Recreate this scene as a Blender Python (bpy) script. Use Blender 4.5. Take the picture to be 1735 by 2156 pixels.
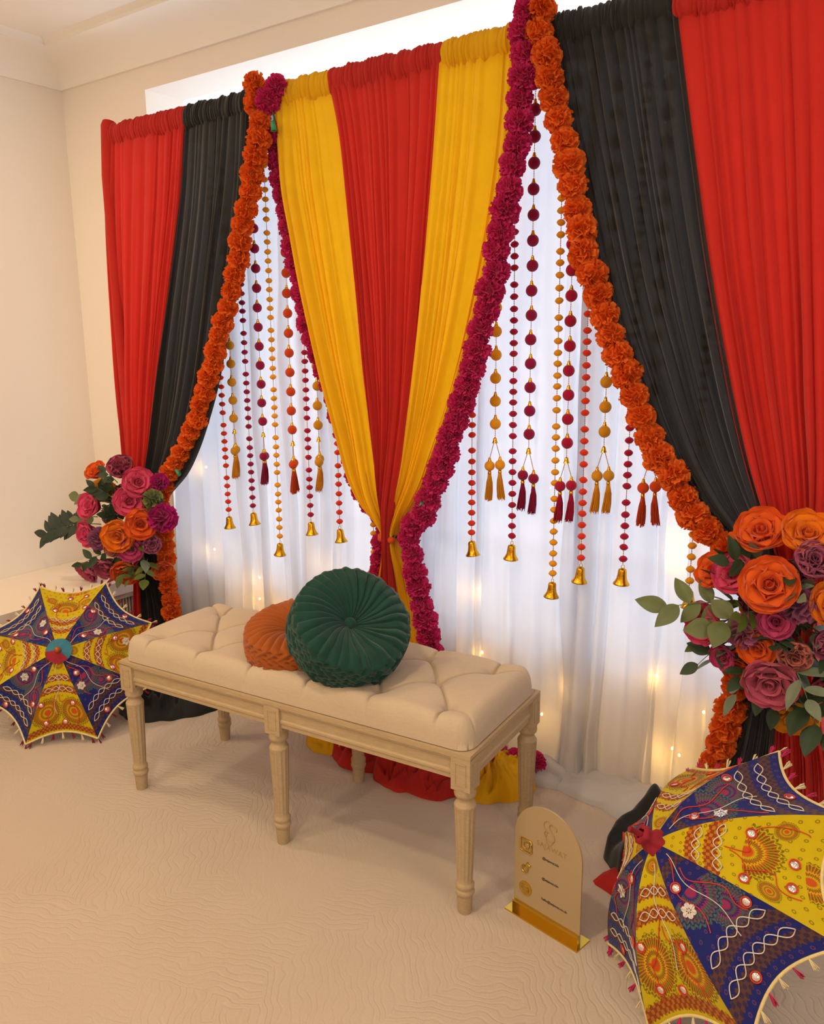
import bpy, math, random
import numpy as np
from mathutils import Vector, Matrix, noise as mnoise

# ------------------------------------------------------------------ camera, world, light
scene = bpy.context.scene
for o in list(bpy.data.objects):
    bpy.data.objects.remove(o)
PI = math.pi
cam_data = bpy.data.cameras.new('camera')
cam = bpy.data.objects.new('camera', cam_data)
scene.collection.objects.link(cam)
cam_data.sensor_fit = 'HORIZONTAL'
cam_data.sensor_width = 36.0
cam_data.lens = 36.075
cam_data.clip_start = 0.02
cam.matrix_world = (Matrix.Translation((0, -2.1927, 1.4013)) @ Matrix.Rotation(math.radians(35.4), 4, 'Z')
                    @ Matrix.Rotation(PI / 2 - 0.20774, 4, 'X') @ Matrix.Rotation(-0.0101, 4, 'Z'))
scene.camera = cam
scene.view_settings.view_transform = 'Standard'
scene.view_settings.look = 'None'
scene.view_settings.gamma = 1.0
scene.view_settings.use_curve_mapping = False
scene.view_settings.exposure = -0.2

world = bpy.data.worlds.new('overcast_sky')
scene.world = world
world.use_nodes = True
bgn = world.node_tree.nodes['Background']
bgn.inputs['Color'].default_value = (0.80, 0.88, 1.0, 1)
bgn.inputs['Strength'].default_value = 2.6

def area(name, loc, rot, sx, sy, power, color, spread=PI):
    d = bpy.data.lights.new(name, 'AREA')
    d.shape = 'RECTANGLE'; d.size = sx; d.size_y = sy; d.energy = power; d.color = color; d.spread = spread
    o = bpy.data.objects.new(name, d)
    scene.collection.objects.link(o)
    o.location = loc; o.rotation_euler = rot
    return o
# daylight entering by the window (outside the glass, facing the room)
area('daylight', (-1.25, 1.25, 1.55), (-PI / 2, 0, 0), 3.6, 1.9, 30, (0.84, 0.92, 1.0))

# cool fill through an unseen window added in the right-hand wall
area('added_side_daylight', (2.35, -3.0, 1.6), (0, PI / 2, 0), 1.4, 2.0, 24, (0.86, 0.93, 1.0))

# ------------------------------------------------------------------ helpers
COL = scene.collection
def srgb(h):
    if isinstance(h, str):
        h = h.lstrip('#'); c = [int(h[i:i + 2], 16) / 255 for i in (0, 2, 4)]
    else:
        c = [v / 255 for v in h]
    return tuple((v / 12.92 if v <= 0.04045 else ((v + 0.055) / 1.055) ** 2.4) for v in c) + (1.0,)

def link(o, parent=None):
    COL.objects.link(o)
    if parent is not None:
        o.parent = parent
    return o

def mesh_data(name, V, F, mat, smooth=True, uv=None, mats=None, midx=None):
    me = bpy.data.meshes.new(name)
    me.from_pydata([tuple(map(float, v)) for v in V], [], [tuple(map(int, f)) for f in F])
    if mats:
        for m in mats: me.materials.append(m)
        if midx is not None:
            me.polygons.foreach_set('material_index', np.asarray(midx, dtype=np.int32))
    elif mat is not None:
        me.materials.append(mat)
    if smooth:
        me.polygons.foreach_set('use_smooth', np.ones(len(me.polygons), dtype=bool))
    if uv is not None:
        lay = me.uv_layers.new(name='UVMap')
        li = np.empty(len(me.loops), dtype=np.int32); me.loops.foreach_get('vertex_index', li)
        lay.data.foreach_set('uv', np.asarray(uv, dtype=np.float32)[li].ravel())
    me.update()
    return me

def obj(name, V, F, mat, parent=None, smooth=True, loc=None, **k):
    o = bpy.data.objects.new(name, mesh_data(name, V, F, mat, smooth, **k))
    link(o, parent)
    if loc is not None: o.location = loc
    return o

def inst(name, me, parent=None, mw=None):
    o = bpy.data.objects.new(name, me)
    link(o, parent)
    if mw is not None: o.matrix_local = mw
    return o

def tag(o, label, cat, group=None):
    o['label'] = label; o['category'] = cat
    if group: o['group'] = group
    return o

def thing(name, label, cat, loc=(0, 0, 0), rotz=0.0, group=None):
    o = bpy.data.objects.new(name, None)
    o.empty_display_size = 0.05
    COL.objects.link(o)
    o.location = loc; o.rotation_euler = (0, 0, rotz)
    return tag(o, label, cat, group)

def struct(o):
    o['kind'] = 'structure'
    return o

class MB:
    def __init__(s): s.V = []; s.F = []; s.M = []
    def add(s, V, F, m=0):
        n = len(s.V); s.V.extend([tuple(v) for v in V]); s.F.extend([tuple(i + n for i in f) for f in F]); s.M.extend([m] * len(F)); return s
    def box(s, a, b, m=0):
        x0, y0, z0 = a; x1, y1, z1 = b
        V = [(x0, y0, z0), (x1, y0, z0), (x1, y1, z0), (x0, y1, z0), (x0, y0, z1), (x1, y0, z1), (x1, y1, z1), (x0, y1, z1)]
        return s.add(V, [(0, 3, 2, 1), (4, 5, 6, 7), (0, 1, 5, 4), (1, 2, 6, 5), (2, 3, 7, 6), (3, 0, 4, 7)], m)
    def grid(s, P, m=0, closeu=False, closev=False):
        P = np.asarray(P, float); a, b = P.shape[:2]
        F = []
        for i in range(a if closeu else a - 1):
            for j in range(b if closev else b - 1):
                i2, j2 = (i + 1) % a, (j + 1) % b
                F.append((i * b + j, i2 * b + j, i2 * b + j2, i * b + j2))
        return s.add(P.reshape(-1, 3), F, m)
    def lathe(s, prof, n=16, c=(0, 0, 0), m=0):
        P = [[(c[0] + r * math.cos(2 * PI * j / n), c[1] + r * math.sin(2 * PI * j / n), c[2] + z) for j in range(n)] for r, z in prof]
        return s.grid(P, m, closev=True)
    def tube(s, pts, r, n=6, m=0, cap=True):
        pts = [Vector(p) for p in pts]; k = len(pts)
        rr = r if hasattr(r, '__len__') else [r] * k
        P = []; up = None
        for i in range(k):
            t = (pts[min(i + 1, k - 1)] - pts[max(i - 1, 0)])
            if t.length < 1e-9: t = Vector((0, 0, 1))
            t.normalize()
            if up is None:
                up = Vector((0, 0, 1)) if abs(t.z) < .9 else Vector((1, 0, 0))
            a = (up - t * up.dot(t))
            if a.length < 1e-6: a = t.orthogonal()
            a.normalize(); b = t.cross(a); up = a
            P.append([tuple(pts[i] + (a * math.cos(2 * PI * j / n) + b * math.sin(2 * PI * j / n)) * rr[i]) for j in range(n)])
        n0 = len(s.V)
        s.grid(P, m, closev=True)
        if cap:
            s.F.append(tuple(n0 + j for j in range(n))[::-1]); s.M.append(m)
            s.F.append(tuple(n0 + (k - 1) * n + j for j in range(n))); s.M.append(m)
        return s
    def obj(s, name, mat, parent=None, smooth=True, mats=None, loc=None):
        return obj(name, s.V, s.F, mat, parent, smooth, loc, mats=mats, midx=s.M if mats else None)
    def data(s, name, mat, smooth=True, mats=None):
        return mesh_data(name, s.V, s.F, mat, smooth, mats=mats, midx=s.M if mats else None)

def nz(x, y=0.0, z=0.0): return mnoise.noise(Vector((x, y, z)))

# ------------------------------------------------------------------ materials
class NT:
    def __init__(s, name):
        s.mat = bpy.data.materials.new(name); s.mat.use_nodes = True
        s.nt = s.mat.node_tree; s.nt.nodes.clear()
        s.out = s.n('ShaderNodeOutputMaterial')
    def n(s, t): return s.nt.nodes.new(t)
    def l(s, a, b): s.nt.links.new(a, b)
    def put(s, inp, v):
        if isinstance(v, bpy.types.NodeSocket): s.l(v, inp)
        else: inp.default_value = v
    def m(s, op, a, b=None, c=None):
        d = s.n('ShaderNodeMath'); d.operation = op
        for i, v in enumerate((a, b, c)):
            if v is not None: s.put(d.inputs[i], v)
        return d.outputs[0]
    def mix(s, f, a, b):
        d = s.n('ShaderNodeMix'); d.data_type = 'RGBA'
        s.put(d.inputs[0], f); s.put(d.inputs[6], a); s.put(d.inputs[7], b)
        return d.outputs[2]
    def noise(s, scale, detail=3, coord='Object', vec=None, dist=0.0):
        if vec is None:
            vec = s.n('ShaderNodeTexCoord').outputs[coord]
        d = s.n('ShaderNodeTexNoise'); s.l(vec, d.inputs['Vector'])
        d.inputs['Scale'].default_value = scale; d.inputs['Detail'].default_value = detail; d.inputs['Distortion'].default_value = dist
        return d.outputs['Fac']
    def bump(s, h, strength=.3, dist=.01):
        d = s.n('ShaderNodeBump'); d.inputs['Strength'].default_value = strength; d.inputs['Distance'].default_value = dist
        s.l(h, d.inputs['Height']); return d.outputs[0]
    def bsdf(s, color, rough=.6, metal=0.0, normal=None, sheen=0.0, spec=.5, coat=0.0):
        p = s.n('ShaderNodeBsdfPrincipled')
        s.put(p.inputs['Base Color'], color); s.put(p.inputs['Roughness'], rough); p.inputs['Metallic'].default_value = metal
        p.inputs['Sheen Weight'].default_value = sheen; p.inputs['Specular IOR Level'].default_value = spec
        p.inputs['Coat Weight'].default_value = coat
        if normal is not None: s.l(normal, p.inputs['Normal'])
        return p.outputs[0]
    def done(s, sh): s.l(sh, s.out.inputs['Surface']); return s.mat
    def addmix(s, f, a, b):
        d = s.n('ShaderNodeMixShader'); s.put(d.inputs[0], f); s.l(a, d.inputs[1]); s.l(b, d.inputs[2]); return d.outputs[0]

def plain(name, col, rough=.6, metal=0.0, var=.0, vscale=8, bump=0.0, bscale=60, sheen=0.0, spec=.5, bdist=.003, coat=0.0):
    t = NT(name); c = srgb(col)
    cc = c
    if var:
        f = t.noise(vscale, 4)
        cc = t.mix(f, tuple(v * (1 - var) for v in c[:3]) + (1,), tuple(min(1, v * (1 + var)) for v in c[:3]) + (1,))
    nrm = t.bump(t.noise(bscale, 4), bump, bdist) if bump else None
    return t.done(t.bsdf(cc, rough, metal, nrm, sheen, spec, coat))

def fabric(name, col, trans=.25, rough=.8, sheen=.15, var=.12, tcol=None, thru=0.0, spec=.2):
    t = NT(name); c = srgb(col); tc = srgb(tcol) if tcol else c
    f = t.noise(14, 3)
    cc = t.mix(f, tuple(v * (1 - var) for v in c[:3]) + (1,), tuple(min(1, v * (1 + var)) for v in c[:3]) + (1,))
    nrm = t.bump(t.noise(420, 2), .12, .0015)
    b = t.bsdf(cc, rough, 0, nrm, sheen, spec)
    if trans:
        tr = t.n('ShaderNodeBsdfTranslucent'); tr.inputs[0].default_value = tc
        b = t.addmix(trans, b, tr.outputs[0])
    if thru:
        tp = t.n('ShaderNodeBsdfTransparent')
        b = t.addmix(thru, b, tp.outputs[0])
    return t.done(b)

M = {}
M['wall'] = plain('wall_paint', '#efe6da', .75, var=.02, vscale=2, bump=.05, bscale=180)
M['ceiling'] = plain('ceiling_paint', '#f4efe6', .8, var=.02, vscale=2)
M['reveal'] = plain('reveal_paint', '#f5f5f4', .7, var=.01, vscale=2)
M['red'] = fabric('red_chiffon', '#c62f28', .30, .85, tcol='#e02416')
M['black'] = fabric('black_chiffon', '#1b1c1c', .05, .7, sheen=.25, tcol='#15171a', thru=.012)
M['yellow'] = fabric('yellow_chiffon', '#f6c012', .38, .8, tcol='#fbc414')
M['white'] = fabric('white_voile', '#ebe9ea', .50, .85, sheen=0, var=.02, tcol='#d0d2dd', thru=.05)
M['gold'] = plain('polished_gold', '#e0a92e', .18, 1.0, var=.1, vscale=60, bump=.15, bscale=160)
M['goldmirror'] = plain('gold_mirror_acrylic', '#d6b244', .08, .95, spec=.6)
M['goldthread'] = plain('gold_seed_beads', '#b9852f', .35, .8)
M['brass'] = plain('brass_bell', '#d29a22', .22, 1.0, var=.15, vscale=90, bump=.25, bscale=220)
M['orange_pom'] = fabric('orange_paper_petals', '#f2772c', .35, .8, sheen=0, var=.25, tcol='#f06010')
M['pink_pom'] = fabric('magenta_paper_petals', '#d0286f', .3, .6, sheen=.1, var=.25, tcol='#d01565', spec=.4)
for k, c in dict(redorange='#e5391c', mustard='#d8981a', magenta='#9c0f45', yellow='#f0a81c', orange='#d84a14', crimson='#b3103c').items():
    M['felt_' + k] = fabric('felt_' + k, c, .22, .95, sheen=.3, var=.15)
    M['silk_' + k] = fabric('silk_' + k, dict(mustard='#f0a31c', yellow='#f4a81e', magenta='#a01248', crimson='#bd1240').get(k, c), .4, .6, sheen=.2, var=.2)
M['cord'] = plain('garland_cord', '#3f5a36', .8)
M['greenclip'] = plain('green_plastic', '#1f8f68', .4)

# ------------------------------------------------------------------ the room
CEIL = 2.64; WY = 0.206; WX = -3.626; WIN_L = -3.044; WIN_R = 0.55; WIN_T = 2.42; WIN_B = 0.42; COVE = 2.52
YF = -4.6; XR = 1.7; REC = 0.95

def carpet():
    t = NT('embossed_cream_carpet')
    co = t.n('ShaderNodeTexCoord').outputs['Object']
    big = t.noise(1.7, 2, vec=co)
    def wave(scale, rot, dist, dscale):
        mp = t.n('ShaderNodeMapping'); t.l(co, mp.inputs[0]); mp.inputs['Rotation'].default_value[2] = rot
        w = t.n('ShaderNodeTexWave'); w.wave_type = 'BANDS'; w.bands_direction = 'X'; t.l(mp.outputs[0], w.inputs['Vector'])
        w.inputs['Scale'].default_value = scale; w.inputs['Distortion'].default_value = dist
        w.inputs['Detail'].default_value = 1.0; w.inputs['Detail Scale'].default_value = dscale
        return w.outputs['Fac']
    w1 = wave(17, 1.15, 11.0, .8); w2 = wave(17, 2.45, 11.0, .8)
    sel = t.m('GREATER_THAN', big, .5)
    wmix = t.m('ADD', t.m('MULTIPLY', w1, sel), t.m('MULTIPLY', w2, t.m('SUBTRACT', 1.0, sel)))
    fade = t.m('MULTIPLY', t.m('SMOOTH_MAX', t.m('SUBTRACT', t.noise(1.1, 3, vec=co), .38), 0.0, .1), 3.5)
    groove = t.m('MULTIPLY', t.m('SMOOTH_MIN', wmix, .35, .15), fade)
    pile = t.noise(260, 3, vec=co)
    h = t.m('ADD', t.m('MULTIPLY', groove, 2.2), t.m('MULTIPLY', pile, .35))
    col = t.mix(t.noise(3, 4, vec=co), srgb('#b6a593'), srgb('#c1b1a0'))
    col = t.mix(t.m('MULTIPLY', pile, .25), col, srgb('#a69481'))
    return t.done(t.bsdf(col, .95, 0, t.bump(h, .6, .004), .2, .1))
M['carpet'] = carpet()
struct(MB().box((WX - .2, YF, -.12), (XR + .2, WY + .2, 0)).obj('floor', M['carpet'], smooth=False))
struct(MB().box((WX - .2, YF, CEIL), (XR + .2, WY + .25, CEIL + .12)).obj('ceiling', M['ceiling'], smooth=False))
struct(MB().box((WX - .2, YF, 0), (WX, WY + .2, CEIL)).obj('wall_left', M['wall'], smooth=False))
W2 = (-3.9, -2.1, .85, 2.25)  # opening for the added side window
wr = MB(); wr.box((XR, YF, 0), (XR + .2, W2[0], CEIL)); wr.box((XR, W2[1], 0), (XR + .2, WY + .2, CEIL)); wr.box((XR, W2[0], 0), (XR + .2, W2[1], W2[2])); wr.box((XR, W2[0], W2[3]), (XR + .2, W2[1], CEIL))
struct(wr.obj('wall_right', M['wall'], smooth=False))
struct(MB().box((WX - .2, YF - .15, 0), (XR + .2, YF, CEIL)).obj('wall_front', M['wall'], smooth=False))
wb = MB()
wb.box((WX, WY, 0), (WIN_L, WY + .2, CEIL)); wb.box((WIN_R, WY, 0), (XR, WY + .2, CEIL))
wb.box((WIN_L, WY, WIN_T), (WIN_R, WY + .2, CEIL)); wb.box((WIN_L, WY, 0), (WIN_R, WY + .2, WIN_B))
struct(wb.obj('wall_back', M['wall'], smooth=False))
# window recess: deep white reveals, sill, frame and panes
win = bpy.data.objects.new('window_1', None); link(win); struct(win); win.location = ((WIN_L + WIN_R) / 2, WY + .2, WIN_B)
def wloc(a): return (a[0] - win.location[0], a[1] - win.location[1], a[2] - win.location[2])
def wbox(name, a, b, m): return MB().box(wloc(a), wloc(b)).obj(name, m, win, smooth=False)
y0 = WY + .2; y1 = WY + REC
wbox('soffit', (WIN_L - .1, y0, WIN_T), (WIN_R + .1, y1, WIN_T + .1), M['reveal'])
wbox('reveal', (WIN_L - .12, y0, WIN_B - .1), (WIN_L, y1, WIN_T), M['reveal'])
wbox('reveal', (WIN_R, y0, WIN_B - .1), (WIN_R + .12, y1, WIN_T), M['reveal'])
wbox('window_sill', (WIN_L, y0, WIN_B - .1), (WIN_R, y1, WIN_B), M['reveal'])
M['frame'] = plain('white_window_frame', '#f2f2f0', .4)
t = NT('window_glass'); tp = t.n('ShaderNodeBsdfTransparent'); gl = t.n('ShaderNodeBsdfGlossy'); gl.inputs['Roughness'].default_value = .02
M['glass'] = t.done(t.addmix(.06, tp.outputs[0], gl.outputs[0]))
nwin = 4; fw = (WIN_R - WIN_L) / nwin
for i in range(nwin + 1):
    x = WIN_L + i * fw
    wbox('window_post', (x - .03, y1 - .06, WIN_B), (x + .03, y1, WIN_T), M['frame'])
wbox('window_rail', (WIN_L, y1 - .06, WIN_B), (WIN_R, y1, WIN_B + .06), M['frame'])
wbox('window_rail', (WIN_L, y1 - .06, WIN_T - .06), (WIN_R, y1, WIN_T), M['frame'])
for i in range(nwin):
    wbox('pane', (WIN_L + i * fw + .03, y1 - .033, WIN_B + .06), (WIN_L + (i + 1) * fw - .03, y1 - .027, WIN_T - .06), M['glass'])
added_win = bpy.data.objects.new('added_window', None); link(added_win); struct(added_win); added_win.location = (XR + .1, -3.0, W2[2])  # unseen window, added so cool light reaches the left wall
for (a, b, c_, d_) in ((-.9, -.84, 0, 1.4), (.84, .9, 0, 1.4), (-.03, .03, .06, 1.34), (-.84, .84, 0, .06), (-.84, .84, 1.34, 1.4)):
    MB().box((-.03, a, c_), (.03, b, d_)).obj('added_window_frame', M['frame'], added_win, smooth=False)
for a in (-.84, .03):
    MB().box((-.003, a, .06), (.003, a + .81, 1.34)).obj('pane', M['glass'], added_win, smooth=False)
# coved cornice, mitred in the corner
def cove_profile(k=14):
    P = [(0.0, COVE - .012), (.012, COVE - .012), (.012, COVE)]
    for i in range(k + 1):
        a = i / k * PI / 2
        P.append((.012 + .165 * (1 - math.cos(a)), COVE + .092 * math.sin(a)))
    P += [(.19, COVE + .092), (.19, COVE + .106), (.205, CEIL)]
    return P
pr = cove_profile()
struct(MB().grid([[(WX + d, WY - d, z) for d, z in pr], [(XR, WY - d, z) for d, z in pr]]).obj('trim_1', M['ceiling'], smooth=True))
struct(MB().grid([[(WX + d, YF, z) for d, z in pr], [(WX + d, WY - d, z) for d, z in pr]]).obj('trim_2', M['ceiling'], smooth=True))
for nm in ('trim_1', 'trim_2'):
    so = bpy.data.objects[nm]; md = so.modifiers.new('edge', 'EDGE_SPLIT'); md.split_angle = math.radians(40)

# low window seat along the left wall: cream top over a reeded front
M['seat_top'] = plain('cream_laminate', '#e9dccb', .5, var=.02)
M['reed'] = plain('reeded_oak', '#c3b29c', .6, var=.12, vscale=12)
M['reed_dark'] = plain('shadow_gap_board', '#4d4439', .8)
ws = thing('window_seat', 'long low cream bench with a reeded front built along the left wall', 'window seat', ((WX - 3.13) / 2, -1.2, 0))
hx = (-3.13 - WX) / 2
MB().box((-hx + .001, -2.6, .285), (hx, 1.38, .345)).obj('top_board', M['seat_top'], ws, smooth=False)
MB().box((-hx + .001, -2.6, .005), (hx - .035, 1.38, .285)).obj('carcass', M['reed_dark'], ws, smooth=False)
MB().box((hx - .034, -2.6, .262), (hx - .008, 1.38, .285)).obj('front_rail', M['reed'], ws, smooth=False)
rb = MB(); yy = -2.59
while yy < 1.37:
    rb.lathe([(.0055, .03), (.0055, .262)], 6, (hx - .03, yy, 0)); yy += .0155
rb.obj('reeded_slats', M['reed'], ws)['kind'] = 'stuff'

# unseen downlights added in the ceiling to give the room its warm light
M['added_lampglow'] = (lambda t: t.done((lambda e: (setattr(e.inputs['Strength'], 'default_value', 12), setattr(e.inputs['Color'], 'default_value', (1, .72, .42, 1)), e.outputs[0])[2])(t.n('ShaderNodeEmission'))))(NT('added_lamp_glow'))
M['lamp_ring'] = plain('white_metal_ring', '#eeeae2', .4)
DOWN = [(-3.15, -1.25, 17), (-2.2, -2.3, 17), (-1.1, -1.75, 19), (0.5, -1.3, 9), (-1.6, -3.3, 22), (0.1, -3.2, 16)]
for i, (x, y, pw) in enumerate(DOWN):
    t_ = thing('added_downlight', 'round recessed warm white ceiling downlight, added out of view', 'downlight', (x, y, CEIL), 0, 'unseen downlights added for warm room light')
    MB().lathe([(.045, 0), (.06, -.001), (.062, -.008), (.05, -.010), (.045, -.004)], 24).obj('trim_ring', M['lamp_ring'], t_)
    MB().lathe([(.0001, -.003), (.045, -.003)], 24).obj('diffuser', M['added_lampglow'], t_)
    d = bpy.data.lights.new('added_downlight_lamp', 'AREA'); d.shape = 'DISK'; d.size = .16; d.energy = pw; d.color = (1.0, .78, .52)
    lo = bpy.data.objects.new('added_downlight_lamp', d); link(lo, t_); lo.location = (0, 0, -.02)

# ------------------------------------------------------------------ backdrop stand
M['pole'] = plain('grey_steel_pole', '#7d7f80', .4, .8)
bs = thing('backdrop_stand', 'grey steel backdrop pole frame inside the gathered drape headings', 'stand', (-1.66, 0, 0))
MB().tube([(-1.33, 0, 2.2), (1.42, 0, 2.2)], .014, 12).obj('crossbar', M['pole'], bs)
for x in (-2.985, -1.607, -.30):
    MB().tube([(x + 1.66, .045, .012), (x + 1.66, .045, 2.2)], .014, 12).obj('upright', M['pole'], bs)
    MB().box((x + 1.66 - .1, .0, 0), (x + 1.66 + .1, .09, .012)).obj('base_plate', M['pole'], bs, smooth=False)

# ------------------------------------------------------------------ drapes
def curve(pts):
    P = sorted(pts, key=lambda p: p[1]); z = np.array([p[1] for p in P]); x = np.array([p[0] for p in P])
    def f(q):
        # monotone-ish smooth interpolation
        q = np.clip(q, z[0], z[-1]); i = np.clip(np.searchsorted(z, q) - 1, 0, len(z) - 2)
        m = np.gradient(x, z)
        h = z[i + 1] - z[i]; s = (q - z[i]) / h
        return (2 * s**3 - 3 * s**2 + 1) * x[i] + (s**3 - 2 * s**2 + s) * h * m[i] + (-2 * s**3 + 3 * s**2) * x[i + 1] + (s**3 - s**2) * h * m[i + 1]
    return f

def folds(n, seed, per=9, amp=(.35, 1.25)):
    """sample positions s, fold height 0..1 for n rounded folds of uneven width"""
    r = np.random.default_rng(seed); w = r.uniform(.35, 1.9, n) * np.where(r.random(n) < .2, 1.6, 1.0); e = np.r_[0, np.cumsum(w)] / w.sum()
    s = []; h = []
    for i in range(n):
        a = r.uniform(*amp); sk = r.uniform(.7, 1.5)
        for j in range(per):
            q = j / per; s.append(e[i] + (e[i + 1] - e[i]) * q); h.append(a * math.sin(PI * q ** sk) ** .75)
    s.append(1.0); h.append(0.0)
    return np.array(s), np.array(h), r

def header(parent, x0, x1, mat, seed, y=-.002, zc=2.198, ry=.028, rz=.044, name='gathered_heading'):
    n = max(14, int((x1 - x0) / .0125)); s, h, r = folds(n, seed, 5, (.3, 1.0)); K = 26; P = []
    slant = r.uniform(-.3, .3)
    for i, sx in enumerate(s):
        row = []
        for k in range(K):
            a = 2 * PI * k / K
            w = .82 + .26 * h[i] + .10 * nz(sx * n * .35, a * .9, seed)
            row.append((x0 + (x1 - x0) * sx + .006 * nz(sx * 30, a, seed) + slant * .012 * math.cos(a), y + ry * w * math.sin(a), zc + rz * w * math.cos(a) + .004 * nz(sx * 9, 3, seed)))
        P.append(row)
    MB().grid(P, closev=True).obj(name, mat, parent)

def panel(parent, Lf, Rf, z0, z1, n, mat, seed, amp=.016, ybase=-.012, rows=90, bulge=None, name='drape_cloth', wav=.004, per=9, skirt=0.0, lap=.007):
    s, h, r = folds(n, seed, per)
    P = []
    for i in range(rows + 1):
        t = i / rows; z = z0 + (z1 - z0) * t
        l, rr_ = float(Lf(z)) - lap, float(Rf(z)) + lap; w = rr_ - l
        row = []
        B = bulge(t) if bulge else 0.0
        fa = amp * min(1.0, .35 + 1.6 * t) * (0.55 + .45 * min(1, w / .25))
        for k in range(len(s)):
            sk = s[k]
            sw = sk + .012 * math.sin(2 * PI * sk) * nz(z * 1.6, sk * 4, seed)
            x = l + w * sw + wav * nz(z * 3, sk * 25, seed + 5) * min(1, 3 * t)
            hh = h[k] * (.75 + .35 * nz(z * 1.4, sk * 18, seed + 9))
            y = ybase - fa * hh - .012 * math.sin(2 * PI * (sk * n / 4.3 + .25 * nz(z * .8, seed))) * min(1, 2 * t) - B * math.sqrt(max(0, 1 - (2 * sk - 1) ** 2)) + .006 * nz(z * 1.2, sk * 5, seed + 3)
            row.append((x, y - skirt * max(0, t - .75) ** 2, z))
        P.append(row)
    return MB().grid(P).obj(name, mat, parent)

def puddle(parent, outline, hgt, mat, seed, name='pooled_hem', rings=22, seg=120, ridge=16, soft=False):
    """crumpled cloth lying on the floor inside a rough outline (x, y)"""
    O = np.array(outline, float); c = O.mean(0)
    d = O - c; ang = np.arctan2(d[:, 1], d[:, 0]); rad = np.hypot(d[:, 0], d[:, 1]); o = np.argsort(ang); ang, rad = ang[o], rad[o]
    P = []
    for i in range(rings + 1):
        q = i / rings; row = []
        for j in range(seg):
            a = -PI + 2 * PI * j / seg
            R = np.interp(a, ang, rad, period=2 * PI) * (1 + .06 * nz(math.cos(a) * 4, math.sin(a) * 4, seed))
            x = c[0] + R * q * math.cos(a); y = c[1] + R * q * math.sin(a)
            u = (x + .35 * nz(x * 6, y * 6, seed)) * ridge; v = (y + .35 * nz(x * 6, y * 6, seed + 7)) * ridge
            rdg = 1 - abs(nz(u, v * .55, seed)) * 1.9
            rdg2 = 1 - abs(nz(u * 2.1, v * 1.9, seed + 2)) * 1.6
            prof = (1 - q ** 3) ** .6
            z = .006 + hgt * prof * (.22 + .80 * max(0, rdg) ** 1.4 + .30 * max(0, rdg2)) if q < 1 else .001
            if soft and q < 1:
                z = .006 + hgt * (1 - q ** 2.6) ** .5 * (.72 + .30 * math.sin(a * 3 + 2.5 * nz(x * 7, y * 7, seed)) * q + .28 * nz(x * 11, y * 11, seed))
            row.append((x, y, z))
        P.append(row)
    m = MB().grid(P, closev=True)
    return m.obj(name, mat, parent)

ZT = 2.185
CL = curve([(-2.093, 2.21), (-2.086, 2.053), (-2.078, 1.901), (-2.046, 1.743), (-2.01, 1.584), (-1.954, 1.375), (-1.892, 1.181), (-1.843, 1.051), (-1.794, 0.939), (-1.733, 0.853), (-1.673, 0.801), (-1.632, 0.765), (-1.63, .745), (-1.656, .619), (-1.687, .511), (-1.735, .29), (-1.78, .10), (-1.80, 0)])
CR = curve([(-1.193, 2.225), (-1.195, 2.118), (-1.209, 1.937), (-1.244, 1.71), (-1.286, 1.525), (-1.335, 1.345), (-1.395, 1.169), (-1.449, 1.03), (-1.486, 0.934), (-1.515, 0.884), (-1.554, 0.824), (-1.583, 0.769), (-1.585, .746), (-1.56, .634), (-1.54, .503), (-1.514, .338), (-1.48, .15), (-1.46, 0)])
ML = curve([(-1.852, 2.213), (-1.821, 2.089), (-1.785, 1.87), (-1.745, 1.572), (-1.707, 1.266), (-1.677, 1.078), (-1.641, 0.887), (-1.622, 0.816), (-1.616, 0.766), (-1.616, .742), (-1.652, .534), (-1.68, .3), (-1.72, 0)])
MR = curve([(-1.428, 2.235), (-1.445, 2.034), (-1.479, 1.701), (-1.51, 1.418), (-1.546, 1.147), (-1.575, 0.958), (-1.596, 0.843), (-1.602, 0.767), (-1.602, .742), (-1.60, .53), (-1.585, .3), (-1.56, 0)])
def cbulge(t): return .05 * math.exp(-((t - .66) / .12) ** 2)
G1 = 'drapes of the backdrop'
d = thing('drape', 'yellow chiffon drape of the centre swag, on the side of the single-tassel strings', 'drape', (-1.97, 0, 0), 0, G1)
def rel(d, f): return lambda z: f(z) - d.location[0]
def hdr(d, x0, x1, mat, seed, **k): header(d, x0 - d.location[0], x1 - d.location[0], mat, seed, **k)
hdr(d, -2.10, -1.85, M['yellow'], 11)
panel(d, rel(d, CL), rel(d, ML), ZT, .03, 10, M['yellow'], 12, .028, bulge=cbulge)
def pud(d, outline, *a, **k): return puddle(d, [(x - d.location[0], y) for x, y in outline], *a, **k)
pud(d, [(-1.89, -.20), (-1.80, -.25), (-1.70, -.20), (-1.68, -.05), (-1.78, .02), (-1.90, -.08)], .07, M['yellow'], 3)
d = thing('drape', 'red chiffon drape in the middle of the centre swag, between two yellow drapes', 'drape', (-1.62, 0, 0), 0, G1)
hdr(d, -1.85, -1.425, M['red'], 13)
panel(d, rel(d, ML), rel(d, MR), ZT, .03, 16, M['red'], 14, .030, ybase=-.016, bulge=lambda t: .065 * math.exp(-((t - .66) / .14) ** 2))
pud(d, [(-1.80, -.16), (-1.72, -.26), (-1.55, -.25), (-1.38, -.285), (-1.27, -.26), (-1.22, -.12), (-1.30, .0), (-1.55, .03), (-1.74, -.02)], .085, M['red'], 5, ridge=20)
d = thing('drape', 'yellow chiffon drape of the centre swag, on the side of the double-tassel strings', 'drape', (-1.31, 0, 0), 0, G1)
hdr(d, -1.425, -1.185, M['yellow'], 15)
panel(d, rel(d, MR), rel(d, CR), ZT, .03, 10, M['yellow'], 16, .028, bulge=cbulge)
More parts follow.
